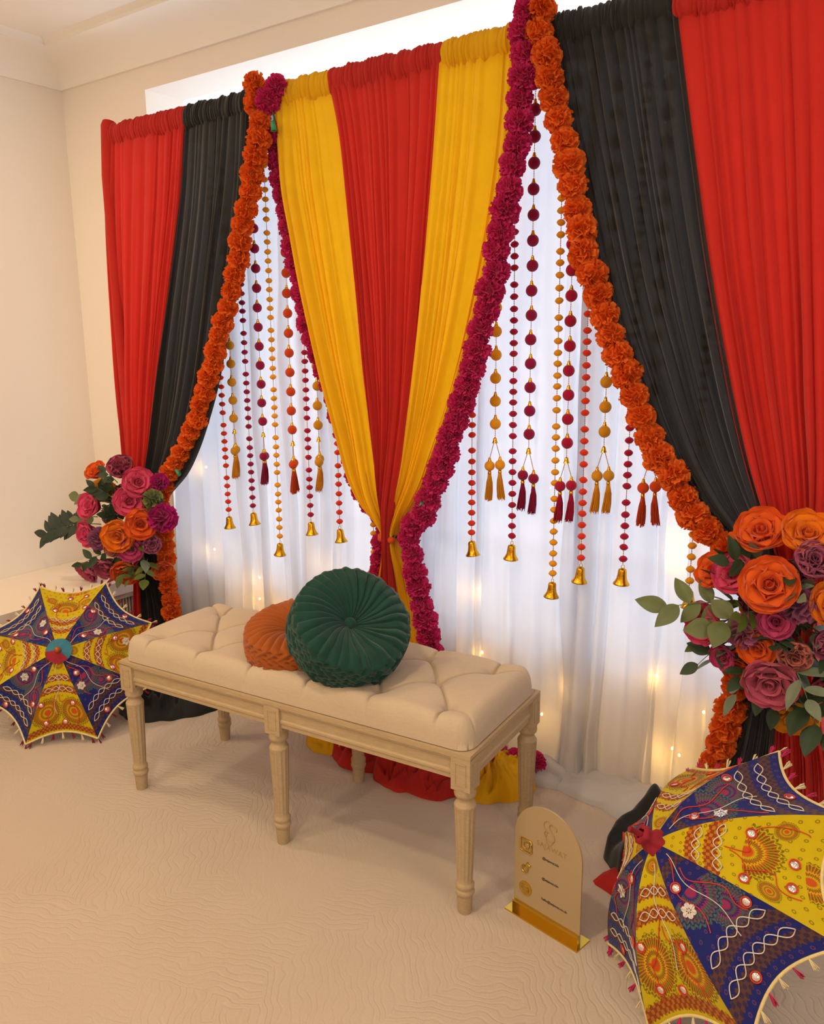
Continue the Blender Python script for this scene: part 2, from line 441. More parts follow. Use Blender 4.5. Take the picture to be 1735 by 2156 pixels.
pud(d, [(-1.30, -.20), (-1.22, -.22), (-1.12, -.17), (-1.06, -.06), (-1.09, .02), (-1.22, .03), (-1.33, -.02)], .075, M['yellow'], 8)

LRL = curve([(-3.023, 2.245), (-3.051, 2.002), (-3.07, 1.725), (-3.078, 1.338), (-3.073, 1.076), (-3.057, 0.871), (-3.022, 0.706), (-3.002, 0.602), (-3.03, .45), (-3.06, .3), (-3.08, .136), (-3.09, 0)])
LRR = curve([(-2.551, 2.218), (-2.608, 1.922), (-2.69, 1.613), (-2.792, 1.244), (-2.858, 1.007), (-2.908, 0.842), (-2.943, 0.715), (-2.955, 0.608), (-2.985, .388), (-3.0, .162), (-3.0, 0)])
LBR = curve([(-2.216, 2.223), (-2.261, 1.92), (-2.321, 1.664), (-2.375, 1.463), (-2.439, 1.251), (-2.505, 1.103), (-2.578, 0.976), (-2.669, 0.863), (-2.766, 0.784), (-2.853, 0.693), (-2.885, 0.616), (-2.875, .5), (-2.86, .407), (-2.80, .204), (-2.765, .015)])
def lb(t): return .035 * math.exp(-((t - .73) / .1) ** 2)
d = thing('drape', 'red chiffon drape at the end of the backdrop by the window seat', 'drape', (-3.0, 0, 0), 0, G1)
hdr(d, -3.02, -2.55, M['red'], 21)
MB().tube([(-.035, -.012, .7), (-.036, -.012, 1.5), (-.03, -.010, 2.05), (-.012, -.006, 2.235), (-.012, -.002, 2.252)], [.018, .026, .03, .032, .026], 10).obj('turned_back_edge', M['red'], d)
panel(d, rel(d, LRL), rel(d, LRR), ZT, .02, 15, M['red'], 22, .030, bulge=lb)
pud(d, [(-3.08, -.14), (-2.98, -.34), (-2.80, -.36), (-2.68, -.26), (-2.80, -.05), (-2.95, .03)], .05, M['red'], 4)
d = thing('drape', 'black chiffon drape tied back into the floral bouquet by the window seat', 'drape', (-2.5, 0, 0), 0, G1)
hdr(d, -2.55, -2.185, M['black'], 23)
panel(d, rel(d, LRR), rel(d, LBR), ZT, .02, 14, M['black'], 24, .032, bulge=lb)
pud(d, [(-2.72, -.38), (-2.56, -.46), (-2.40, -.36), (-2.34, -.19), (-2.46, -.02), (-2.78, .03), (-2.84, -.2)], .085, M['black'], 6, ridge=11)

RBL = curve([(-1.092, 2.234), (-1.057, 2.094), (-1.022, 1.936), (-0.97, 1.737), (-0.928, 1.587), (-0.881, 1.448), (-0.824, 1.309), (-0.765, 1.171), (-0.693, 1.047), (-0.612, 0.952), (-0.51, 0.869), (-0.445, 0.798), (-.43, .7), (-.436, .6), (-.455, .521), (-.495, .318), (-.53, .162), (-.56, 0)])
RBR = curve([(-0.757, 2.201), (-0.725, 2.036), (-0.688, 1.846), (-0.642, 1.617), (-0.593, 1.407), (-0.546, 1.23), (-0.494, 1.064), (-0.447, 0.933), (-0.402, 0.802), (-.39, .7), (-0.386, 0.536), (-0.383, 0.349), (-0.385, 0.18), (-.385, 0)])
RRR = curve([(-.26, 2.23), (-.24, 1.8), (-.235, 1.3), (-.25, 1.0), (-.30, .8), (-.31, .7), (-.29, .5), (-.25, .3), (-.22, 0)])
d = thing('drape', 'black chiffon drape tied back beside the larger bouquet and open floor parasol', 'drape', (-.9, 0, 0), 0, G1)
hdr(d, -1.10, -.755, M['black'], 31, zc=2.192)
panel(d, rel(d, RBL), rel(d, RBR), ZT, .02, 15, M['black'], 32, .034, bulge=lb)
pud(d, [(-.745, -.25), (-.68, -.31), (-.57, -.26), (-.46, -.1), (-.50, .0), (-.60, -.01), (-.72, -.10)], .21, M['black'], 9, soft=True)
d = thing('drape', 'red chiffon drape at the backdrop end behind the larger bouquet', 'drape', (-.5, 0, 0), 0, G1)
hdr(d, -.755, -.25, M['red'], 33, zc=2.188)
panel(d, rel(d, RBR), rel(d, RRR), ZT, .02, 16, M['red'], 34, .034, bulge=lb)
pud(d, [(-.73, -.36), (-.60, -.40), (-.40, -.30), (-.25, -.15), (-.28, .0), (-.42, -.02), (-.62, -.2)], .035, M['red'], 10)

# white voile behind: four overlapping widths
for i, (xa, xb, n, zl) in enumerate([(-2.90, -2.12, 11, 'on the window-seat side of the backdrop'), (-2.16, -1.58, 8, 'behind the single-tassel strings and centre swag'), (-1.60, -1.0, 8, 'behind the double-tassel strings, next to the centre swag'), (-1.03, -.28, 11, 'near the open floor parasol and larger bouquet')]):
    d = thing('voile_curtain', 'sheer white voile curtain ' + zl, 'curtain', ((xa + xb) / 2, .125, 0), 0, 'white voile curtains')
    hw = (xb - xa) / 2
    panel(d, lambda z: -hw - .03 * max(0, 1 - z), lambda z: hw + .03 * max(0, 1 - z), 2.17, .012, n, M['white'], 50 + i, .055, ybase=.016, wav=.012, per=16, rows=70, skirt=.25)
    header(d, -hw, hw, M['white'], 60 + i, y=.0, zc=2.18, ry=.02, rz=.03)
    o_ = [(-hw, -.12), (-hw * .5, -.145), (0, -.12), (hw * .5, -.15), (hw, -.12), (hw, .02), (0, .04), (-hw, .02)]
    puddle(d, o_, .045, M['white'], 40 + i, ridge=6, seg=200)
# tie at the waist of the centre swag
tie = thing('swag_tie', 'orange felt bead tie with black elastic round the waist of the centre swag', 'tie', (-1.607, -.03, .755))
M['elastic'] = plain('black_elastic', '#151414', .7)
MB().tube([(.034 * math.cos(a), .045 * math.sin(a), .004) for a in np.linspace(0, 2 * PI, 24)], .006, 6).obj('elastic_band', M['elastic'], tie)
bd = MB().lathe([(.0125 * math.sin(a), .0115 * math.cos(a)) for a in np.linspace(0.01, PI - .01, 9)], 14).data('felt_bead', M['felt_orange'])
for px, py, pz in [(-.026, -.043, -.006), (-.012, -.05, -.002), (.018, -.047, -.006), (-.036, -.03, -.003)]:
    inst('felt_bead', bd, tie, Matrix.Translation((px, py, pz)))

# ------------------------------------------------------------------ marigold garlands
def pom_mesh(name, mat, seed, n=170, R=.042, wide=.011, thin=False):
    r = random.Random(seed); b = MB()
    b.lathe([(.024 * math.sin(a), .024 * math.cos(a)) for a in np.linspace(.01, PI - .01, 7)], 10)
    for i in range(n):
        z = 1 - 2 * (i + .5) / n; ph = i * 2.39996 + r.uniform(-.15, .15); q = math.sqrt(1 - z * z)
        d = Vector((q * math.cos(ph), q * math.sin(ph), z))
        tw = r.uniform(0, PI); a = d.orthogonal().normalized(); c = d.cross(a)
        s = (a * math.cos(tw) + c * math.sin(tw)); nrm = d.cross(s)
        L = R * r.uniform(.84, 1.08); w = wide * r.uniform(.7, 1.2)
        cup = nrm * (w * r.uniform(-.6, .6))
        b.add([d * .015 - s * w * .2, d * .015 + s * w * .2, d * L * .8 - s * w * .8 + cup * .4, d * L * .8 + s * w * .8 + cup * .4,
               d * L * .98 - s * w * .75 + cup * 1.3, d * L + cup * .7, d * L * .97 + s * w * .8 + cup * 1.2],
              [(0, 1, 3, 2), (2, 3, 5, 4), (3, 6, 5)])
    return b.data(name, mat, smooth=False)
OP = [pom_mesh('marigold', M['orange_pom'], s, 190, .0425, .0115) for s in (1, 2, 3)]
PP = [pom_mesh('marigold', M['pink_pom'], s, 300, .043, .0075) for s in (4, 5, 6)]

def resample(pts, step):
    P = [Vector(p) for p in pts]
    # Catmull-Rom, then even steps
    Q = []
    for i in range(len(P) - 1):
        p0, p1, p2, p3 = P[max(i - 1, 0)], P[i], P[i + 1], P[min(i + 2, len(P) - 1)]
        for k in range(10):
            u = k / 10
            Q.append(.5 * ((2 * p1) + (p2 - p0) * u + (2 * p0 - 5 * p1 + 4 * p2 - p3) * u * u + (3 * p1 - p0 - 3 * p2 + p3) * u ** 3))
    Q.append(P[-1])
    out = [Q[0]]; acc = 0
    for a, b in zip(Q, Q[1:]):
        seg = (b - a).length
        while acc + seg >= step and seg > 1e-9:
            a = a + (b - a) * ((step - acc) / seg); seg = (b - a).length; acc = 0; out.append(a.copy())
        acc += seg
    return out
GG = 'marigold garlands of the backdrop'
def garland(label, pts, meshes, seed, step=.056, skip=(), sc=1.0):
    r = random.Random(seed); path = resample(pts, step); o = path[0]
    g = thing('marigold_garland', label, 'garland', o, 0, GG)
    MB().tube([p - o for p in path], .0035, 5).obj('cord', M['cord'], g)
    for i, p in enumerate(path):
        if any(abs(i - k) < .5 for k in skip): continue
        q = p - o + Vector((r.uniform(-.006, .006), r.uniform(-.004, .004), r.uniform(-.004, .004)))
        k = sc * r.uniform(.9, 1.06)
        mw = Matrix.Translation(q) @ Matrix.Rotation(r.uniform(0, 6.28), 4, Vector((r.uniform(-1, 1), r.uniform(-1, 1), r.uniform(-1, 1))).normalized()) @ Matrix.Diagonal((k, k, k * .95, 1))
        inst('marigold', meshes[r.randrange(3)], g, mw)
    return g
def P3(L, y): return [(x, y, z) for x, z in L]
OL = [(-2.141, 2.232), (-2.149, 2.18), (-2.131, 2.11), (-2.142, 2.052), (-2.17, 1.98), (-2.189, 1.906), (-2.209, 1.845), (-2.24, 1.785), (-2.253, 1.706), (-2.276, 1.651), (-2.307, 1.578), (-2.337, 1.512), (-2.377, 1.428), (-2.415, 1.342), (-2.462, 1.253), (-2.511, 1.161), (-2.561, 1.067), (-2.625, 0.988), (-2.708, 0.896), (-2.76, 0.822), (-2.798, 0.759), (-2.803, 0.657), (-2.79, 0.557), (-2.795, 0.452), (-2.781, 0.35), (-2.777, 0.245), (-2.766, 0.14), (-2.757, .045)]
PL = [(-2.067, 2.22), (-2.095, 2.186), (-2.077, 2.129), (-2.057, 2.056), (-2.052, 1.996), (-2.045, 1.943), (-2.035, 1.875), (-2.017, 1.782), (-2.003, 1.705), (-1.984, 1.627), (-1.962, 1.533), (-1.939, 1.439), (-1.897, 1.328), (-1.858, 1.233), (-1.825, 1.155), (-1.778, 1.012), (-1.74, 0.885), (-1.685, 0.834), (-1.649, 0.802), (-1.63, 0.765), (-1.635, 0.736), (-1.645, 0.669), (-1.66, 0.585), (-1.675, 0.496), (-1.70, .38), (-1.72, .25), (-1.73, .1)]
PR = [(-1.122, 2.241), (-1.14, 2.196), (-1.142, 2.15), (-1.131, 2.107), (-1.147, 2.057), (-1.15, 2.016), (-1.153, 1.975), (-1.159, 1.922), (-1.17, 1.862), (-1.183, 1.789), (-1.197, 1.714), (-1.212, 1.652), (-1.218, 1.587), (-1.236, 1.522), (-1.256, 1.442), (-1.275, 1.374), (-1.304, 1.29), (-1.329, 1.205), (-1.363, 1.131), (-1.398, 1.04), (-1.421, 0.978), (-1.443, 0.93), (-1.462, 0.859), (-1.49, 0.824), (-1.535, 0.785), (-1.525, 0.733), (-1.507, 0.654), (-1.496, 0.574), (-1.478, 0.496), (-1.456, 0.417), (-1.437, 0.371), (-1.418, 0.275), (-1.40, .16)]
OR = [(-1.081, 2.237), (-1.091, 2.203), (-1.083, 2.156), (-1.067, 2.107), (-1.051, 2.047), (-1.03, 1.975), (-1.011, 1.89), (-0.996, 1.829), (-0.98, 1.756), (-0.955, 1.67), (-0.932, 1.584), (-0.902, 1.51), (-0.873, 1.435), (-0.843, 1.361), (-0.808, 1.286), (-0.781, 1.212), (-0.752, 1.151), (-0.717, 1.09), (-0.681, 1.042), (-0.655, 0.994), (-0.619, 0.947), (-0.576, 0.902), (-0.526, 0.865), (-0.471, 0.816), (-0.45, 0.694), (-0.46, 0.589), (-0.48, 0.531), (-0.486, 0.49), (-0.495, 0.434), (-0.503, 0.364), (-0.516, 0.29), (-0.54, 0.221), (-.57, .13), (-.60, .05)]
g = garland('orange marigold garland down the black drape by the window seat', P3(OL, -.055), OP, 1, .058)
MB().tube([(-.50, -.035, -1.335), (-.475, -.04, -1.35)], [.006, .008], 8).obj('stem_tip', M['greenclip'], g)
g = garland('magenta marigold garland edging the centre swag, on the single-tassel side', P3(PL[:3], -.04) + [(x - .078 * abs(x) / 2.15, .028, z) for x, z in PL[3:]], PP, 2, .056, skip=(2,))
MB().tube([(.003, -.02, -.115), (.008, -.02, -.145)], [.007, .010], 8).obj('stem_tip', M['greenclip'], g)
g = garland('magenta marigold garland edging the centre swag, on the double-tassel side', P3(PR, -.055) + [(-1.37, -.06, .06), (-1.28, -.03, .06), (-1.2, -.02, .06), (-1.14, .0, .055), (-1.10, .03, .05)], PP, 3, .056)
MB().tube([(-.335, -.03, -1.345), (-.337, -.03, -1.36)], [.006, .009], 8).obj('stem_tip', M['greenclip'], g)
garland('orange marigold garland down the black drape beside the larger bouquet', P3(OR, -.058), OP, 4, .058)

# ------------------------------------------------------------------ hanging bead strings
bead_s = {}; ball_b = {}
capm = MB().lathe([(.0065, 0), (.007, .002), (.0055, .006), (.0042, .009), (.0045, .012), (.003, .014), (.0001, .0145)], 10).data('bead_cap', M['gold'])
bellcap = MB().lathe([(.0095, -.008), (.008, -.005), (.0065, .0), (.0055, .006), (.003, .010), (.0001, .011)], 12).data('connector_cap', M['gold'])
ferr = MB().lathe([(.0055, 0), (.0065, .002), (.005, .010), (.0001, .011)], 10).data('ferrule', M['gold'])
bell_d = MB().lathe([(.0001, .001), (.004, .0), (.0115, -.003), (.0135, -.008), (.0145, -.022), (.0165, -.034), (.021, -.044), (.0255, -.050), (.0265, -.0535), (.0245, -.054), (.019, -.046), (.013, -.03), (.0001, -.012)], 24).data('bell', M['brass'])
clap_d = MB().lathe([(.0001, -.02), (.0015, -.022), (.0015, -.043), (.005, -.046), (.0055, -.05), (.004, -.055), (.0001, -.057)], 10).data('clapper', M['brass'])
loop_d = MB().tube([(.005 * math.cos(a), 0, .005 + .006 * math.sin(a)) for a in np.linspace(0, 2 * PI, 14)], .0011, 5).data('hanging_loop', M['gold'])
def felt(c):
    if c not in bead_s:
        b = MB(); r = random.Random(len(c))
        b.lathe([((.0124 * math.sin(a)) * (1 + .05 * math.sin(5 * a)), .0096 * math.cos(a)) for a in np.linspace(.01, PI - .01, 10)], 14)
        bead_s[c] = b.data('felt_bead', M['felt_' + c])
        ball_b[c] = MB().lathe([(.0174 * math.sin(a), .0174 * math.cos(a)) for a in np.linspace(.01, PI - .01, 12)], 18).data('felt_ball', M['felt_' + c])
    return bead_s[c], ball_b[c]
def chain(mb, p, q, pitch=.0058, r=.0019, n=5):
    p, q = Vector(p), Vector(q); L = (q - p).length; k = max(2, int(L / pitch)); P = []; R = []
    for i in range(k):
        for f, rr in ((.08, .35), (.5, 1.0), (.92, .35)):
            P.append(p.lerp(q, (i + f) / k)); R.append(r * rr)
    mb.tube(P, R, n)
tas_c = {}
def tassel_mesh(c, seed, L=.085):
    key = (c, seed)
    if key not in tas_c:
        r = random.Random(seed * 7 + len(c)); b = MB()
        b.lathe([(.0050, 0), (.0068, -.012), (.0072, -.03), (.0085, -L * .7), (.0088, -L * .93), (.0001, -L * .95)], 10)
        bend = r.uniform(-.008, .008)
        for i in range(70):
            a = r.uniform(0, 6.28); r0 = .0045 * math.sqrt(r.random()); r1 = .0112 * math.sqrt(r.uniform(.3, 1.15)); a2 = a + r.uniform(-.4, .4); l = L * r.uniform(.9, 1.06)
            b.tube([(r0 * math.cos(a), r0 * math.sin(a), 0), (r1 * .8 * math.cos(a), r1 * .8 * math.sin(a), -l * .35), (r1 * math.cos(a2) + bend * .4, r1 * math.sin(a2), -l * .7), (r1 * 1.05 * math.cos(a2) + bend, r1 * 1.05 * math.sin(a2), -l)], .0009, 3, cap=False)
        tas_c[key] = b.data('tassel', M['silk_' + c])
    return tas_c[key]
SY = .062; GS = 'bead strings hanging before the white voile'
TOPZ = 2.165
def small_string(c, x, zb, label, seed):
    r = random.Random(seed); d = thing('bead_string', label, 'bead string', (x, SY, zb), 0, GS)
    H = TOPZ - zb; th = MB(); tilt = r.uniform(-.012, .012)
    chain(th, (0, 0, .012), (tilt, 0, H)); th.obj('beaded_thread', M['goldthread'], d)
    b, _ = felt(c); z = .028; k = 0; run = r.randint(5, 9)
    while z < H - .01:
        inst('felt_bead', b, d, Matrix.Translation((tilt * z / H, 0, z)) @ Matrix.Rotation(r.uniform(-.15, .15), 4, 'Y') @ Matrix.Rotation(r.uniform(0, 6), 4, 'Z'))
        k += 1; z += .0335 + r.uniform(-.0025, .0025)
        if k >= run: z += .014; k = 0; run = r.randint(4, 10)
    rz = Matrix.Rotation(r.uniform(-.12, .12), 4, 'Y') @ Matrix.Rotation(r.uniform(0, 3), 4, 'Z')
    bl = inst('bell', bell_d, d, rz @ Matrix.Diagonal((.92, .92, .92, 1))); inst('clapper', clap_d, bl); inst('hanging_loop', loop_d, bl)
def ball_string(c, x, zb, label, seed, twin):
    r = random.Random(seed); d = thing('tassel_string', label, 'bead string', (x, SY, zb), 0, GS)
    H = TOPZ - zb; _, b = felt(c); th = MB()
    zj = .192
    for sgn, dz in ((-1, r.uniform(-.004, .004)), (1, r.uniform(-.006, .006))):
        ox, oy = .0165 * sgn * math.cos(twin), .0165 * sgn * math.sin(twin)
        chain(th, (ox * .1, oy * .1, zj), (ox, oy, .137 + dz), .0045)
        bb = inst('felt_ball', b, d, Matrix.Translation((ox, oy, .113 + dz)) @ Matrix.Diagonal((.94, .94, .94, 1)))
        inst('bead_cap', capm, bb, Matrix.Translation((0, 0, .0145)))
        tt = inst('tassel', tassel_mesh(c, 1 + (sgn > 0)), d, Matrix.Translation((ox, oy, .089 + dz)))
        inst('ferrule', ferr, tt, Matrix.Translation((0, 0, -.002)))
    chain(th, (0, 0, zj), (0, 0, H), .0062, .0016); th.obj('beaded_thread', M['goldthread'], d)
    inst('connector_cap', bellcap, d, Matrix.Translation((0, 0, zj)))
    z = zj + .052
    while z < H - .01:
        bb = inst('felt_ball', b, d, Matrix.Translation((r.uniform(-.001, .001), 0, z)) @ Matrix.Rotation(r.uniform(0, 6), 4, 'Z'))
        inst('bead_cap', capm, bb, Matrix.Translation((0, 0, .0145)))
        z += .0705
VA = 2.2
for i, (k, c, x, zb, lab) in enumerate([
    ('s', 'redorange', -2.519, .696, 'red-orange felt bead string with gold bell, closest to the window-seat black drape'),
    ('b', 'mustard', -2.46, .854, 'mustard felt ball string with tassels, next to the window-seat black drape'),
    ('s', 'magenta', -2.377, .728, 'dark magenta felt bead string with gold bell, between mustard and magenta ball strings'),
    ('b', 'magenta', -2.30, .850, 'magenta felt ball string with dark tassels, between dark magenta and yellow bead strings'),
    ('s', 'yellow', -2.236, .622, 'yellow felt bead string with gold bell, between the magenta and orange ball strings'),
    ('b', 'orange', -2.147, .826, 'orange felt ball string with orange tassels, between yellow and crimson bead strings'),
    ('s', 'crimson', -2.07, .727, 'crimson felt bead string with gold bell, between orange ball string and yellow drape'),
    ('b', 'mustard', -2.017, .850, 'mustard felt ball string with tassels, half hidden by the yellow drape edge'),
    ('s', 'redorange', -1.928, .718, 'red-orange felt bead string with gold bell above the green cushion'),
    ('b', 'magenta', -1.829, .835, 'magenta tassel string almost hidden behind the yellow drape of the swag'),
    ('s', 'yellow', -1.771, .625, 'short-looking yellow felt bead string with bell beside the swag tie'),
    ('s', 'redorange', -1.364, .749, 'red-orange felt bead string with gold bell, next to the swag magenta garland'),
    ('b', 'yellow', -1.28, .892, 'yellow felt ball string ending in two yellow tassels beside the magenta garland'),
    ('s', 'crimson', -1.215, .757, 'crimson felt bead string with bell, between yellow and magenta ball strings'),
    ('b', 'magenta', -1.162, .867, 'tall magenta felt ball string in the gap under the paired garlands, two tassels'),
    ('s', 'yellow', -1.071, .657, 'yellow felt bead string with the lowest gold bell, next to crimson tassels'),
    ('b', 'crimson', -1.036, .848, 'crimson felt ball string with two long crimson tassels'),
    ('s', 'redorange', -.979, .72, 'red-orange felt bead string with bell, between crimson and mustard tassels'),
    ('b', 'mustard', -.92, .888, 'mustard felt ball string with two golden tassels by the orange garland'),
    ('s', 'crimson', -.848, .736, 'crimson felt bead string with bell, between golden and orange tassels'),
    ('b', 'orange', -.781, .87, 'orange tassel pair hanging out from behind the orange garland'),
    ('s', 'yellow', -.653, .702, 'yellow felt bead string with bell behind the eucalyptus sprig of the larger bouquet')]):
    if k == 's': small_string(c, x, zb, lab, i + 1)
    else: ball_string(c, x, zb, lab, i + 1, VA if x < -1.7 else .35)

# ------------------------------------------------------------------ fairy lights behind the voile
t = NT('warm_fairy_bulb'); e = t.n('ShaderNodeEmission'); e.inputs['Color'].default_value = (1, .55, .12, 1); e.inputs['Strength'].default_value = 380
M['bulb'] = t.done(e.outputs[0])
bulb = MB().lathe([(.0035 * math.sin(a), .0045 * math.cos(a)) for a in np.linspace(.01, PI - .01, 6)], 8).data('bulb', M['bulb'])
M['wire'] = plain('clear_wire', '#c8c0a8', .4)
FL = [(-2.768, .865), (-2.747, .501), (-2.475, .416), (-2.481, .321), (-2.303, .302), (-2.06, .55), (-1.9, .25), (-1.401, .55), (-1.386, .32), (-1.15, .15), (-1.036, .283), (-.767, .381), (-.707, .156), (-.684, .140), (-.62, .30), (-.701, .757), (-.698, .835)]
fl = thing('fairy_lights', 'warm fairy light string glowing behind the white voile', 'fairy lights', (-1.6, .172, 0))
MB().tube([(x + 1.6, .004, z) for x, z in FL], .0011, 4).obj('wire', M['wire'], fl)
for x, z in FL: inst('bulb', bulb, fl, Matrix.Translation((x + 1.6, 0, z)))

# ------------------------------------------------------------------ tufted bench
def wood():
    t = NT('limed_oak'); co = t.n('ShaderNodeTexCoord').outputs['Object']
    mp = t.n('ShaderNodeMapping'); t.l(co, mp.inputs[0]); mp.inputs['Scale'].default_value = (6, 40, 40)
    g = t.noise(6, 5, vec=mp.outputs[0], dist=.6)
    c = t.mix(g, srgb('#9c8463'), srgb('#bfa987')); c = t.mix(t.m('MULTIPLY', t.noise(5, 3, vec=co), .35), c, srgb('#b49870'))
    return t.done(t.bsdf(c, .65, 0, t.bump(g, .15, .002), 0, .3))
M['wood'] = wood()
def linen():
    t = NT('cream_linen'); co = t.n('ShaderNodeTexCoord').outputs['Object']
    mp = t.n('ShaderNodeMapping'); t.l(co, mp.inputs[0]); mp.inputs['Scale'].default_value = (60, 700, 200)
    mp2 = t.n('ShaderNodeMapping'); t.l(co, mp2.inputs[0]); mp2.inputs['Scale'].default_value = (700, 60, 200)
    a = t.noise(1, 2, vec=mp.outputs[0]); b = t.noise(1, 2, vec=mp2.outputs[0])
    f = t.m('MULTIPLY', t.m('ADD', a, b), .5)
    c = t.mix(f, srgb('#b09c83'), srgb('#c6b49c'))
    return t.done(t.bsdf(c, .9, 0, t.bump(f, .2, .001), .2, .15))
M['linen'] = linen()
M['linen_dark'] = plain('cream_linen_button', '#baa78e', .9, bump=.2, bscale=600, sheen=.2)
BL, BD, BZ = 1.2, .42, .437
bench = thing('upholstered_bench', 'cream button-tufted linen bench on six fluted limed-oak legs', 'bench', (-1.5437, -.5007, 0), .0782)
# seat cushion
def segd(px, py, ax, ay, bx, by):
    vx, vy = bx - ax, by - ay; L2 = vx * vx + vy * vy
    u = np.clip(((px - ax) * vx + (py - ay) * vy) / L2, 0, 1)
    return np.hypot(px - ax - u * vx, py - ay - u * vy)
rowA = [-.5, -.3, -.1, .1, .3, .5]; rowB = [-.4, -.2, 0, .2, .4]; RBY = .125
BT = [(a, -RBY) for a in rowA] + [(a, 0.0) for a in rowB] + [(a, RBY) for a in rowA]
SEG = []
for b_ in rowB:
    for a in (b_ - .1, b_ + .1):
        SEG += [((a, -RBY), (b_, 0)), ((b_, 0), (a, RBY))]
for a in rowA:
    SEG += [((a, -RBY), (a, -.25)), ((a, RBY), (a, .25))]
for s_ in (-1, 1):
    SEG += [((.5 * s_, -RBY), (.65 * s_, -.19)), ((.5 * s_, RBY), (.65 * s_, .19))]
nx, ny = 460, 180
u = np.linspace(-1, 1, nx); v = np.linspace(-1, 1, ny)
U_, V_ = np.meshgrid(u, v, indexing='ij')
hx_, hy_ = BL / 2 - .003, BD / 2 - .003
# map so that samples crowd the rim
X = hx_ * np.sin(U_ * PI / 2) ** 1 * 1.0; X = hx_ * (U_ * .75 + .25 * np.sin(U_ * PI / 2)); Y = hy_ * (V_ * .6 + .4 * np.sin(V_ * PI / 2))
edge = np.minimum(hx_ - np.abs(X), hy_ - np.abs(Y))
rr_ = .04
# rounded corner distance
cxd = np.maximum(np.abs(X) - (hx_ - rr_), 0); cyd = np.maximum(np.abs(Y) - (hy_ - rr_), 0)
ed = np.where((cxd > 0) & (cyd > 0), rr_ - np.hypot(cxd, cyd), edge)
e1 = np.clip(ed / rr_, 0, 1)
prof = np.sqrt(np.clip(1 - (1 - e1) ** 2.6, 0, 1)) ** .8
dbt = np.min([np.hypot(X - a, Y - b) for a, b in BT], axis=0)
dsg = np.min([segd(X, Y, *p, *q) for p, q in SEG], axis=0)
puff = .080 - .026 * np.exp(-(dbt / .030)) - .014 * np.exp(-(dbt / .012) ** 2) - .008 * np.exp(-dsg / .014) - .009 * np.exp(-(dsg / .0030) ** 2)
Z = BZ + .002 + puff * prof
shr = np.where(ed < 0, 1 - .02, 1)
k_ = np.where((cxd > 0) & (cyd > 0) & (np.hypot(cxd, cyd) > rr_), rr_ / np.maximum(np.hypot(cxd, cyd), 1e-9), 1.0)
X2 = np.where(k_ < 1, np.sign(X) * ((hx_ - rr_) + cxd * k_), X); Y2 = np.where(k_ < 1, np.sign(Y) * ((hy_ - rr_) + cyd * k_), Y)
# vertical sides bulge a little
side = np.clip(1 - ed / .02, 0, 1)
P = np.stack([X2, Y2, Z], -1)
mb = MB().grid(P)
rim = [tuple(P[i, 0]) for i in range(nx)] + [tuple(P[-1, j]) for j in range(1, ny)] + [tuple(P[i, -1]) for i in range(nx - 2, -1, -1)] + [tuple(P[0, j]) for j in range(ny - 2, 0, -1)]
MB().box((-hx_ + .004, -hy_ + .004, BZ - .02), (hx_ - .004, hy_ - .004, BZ - .014)).obj('seat_deck', M['linen'], bench, smooth=False)
cush = mb.obj('seat_cushion', M['linen'], bench)
btn = MB().lathe([(.0001, .0045), (.006, .004), (.0095, .0015), (.0105, -.002)], 14).data('tuft_button', M['linen_dark'])
for a, b in BT:
    inst('tuft_button', btn, cush, Matrix.Translation((a, b, BZ + .002 + .080 - .030 - .012 - .019 + .003)))
None and MB().tube([(x, y, BZ + .004) for x, y in [(-hx_ + .0, -hy_), (hx_, -hy_), (hx_, hy_), (-hx_, hy_), (-hx_, -hy_)]], .0045, 6).obj('piping', M['linen'], bench)
# seat rails with stepped moulding
def rail(name, x0, x1, along, off, sgn):
    """moulded rail; profile (outward offset, z)"""
    pf = [(-.022, BZ - .0125), (.002, BZ - .0125), (.002, BZ - .014), (.002, BZ - .019), (-.003, BZ - .023), (-.003, BZ - .048), (.001, BZ - .052), (.001, BZ - .058), (-.002, BZ - .061), (-.002, BZ - .072), (-.022, BZ - .072), (-.022, BZ - .0125)]
    rows = []
    for a in (x0, x1):
        rows.append([((a, sgn * (off + d), z) if along == 'x' else (sgn * (off + d), a, z)) for d, z in pf])
    m = MB().grid(rows)
    o = m.obj(name, M['wood'], bench, smooth=False); return o
for s_ in (-1, 1):
    rail('seat_rail', -.58, -.022, 'x', BD / 2, s_); rail('seat_rail', .022, .58, 'x', BD / 2, s_); rail('seat_rail', -.19, .19, 'y', BL / 2, s_)
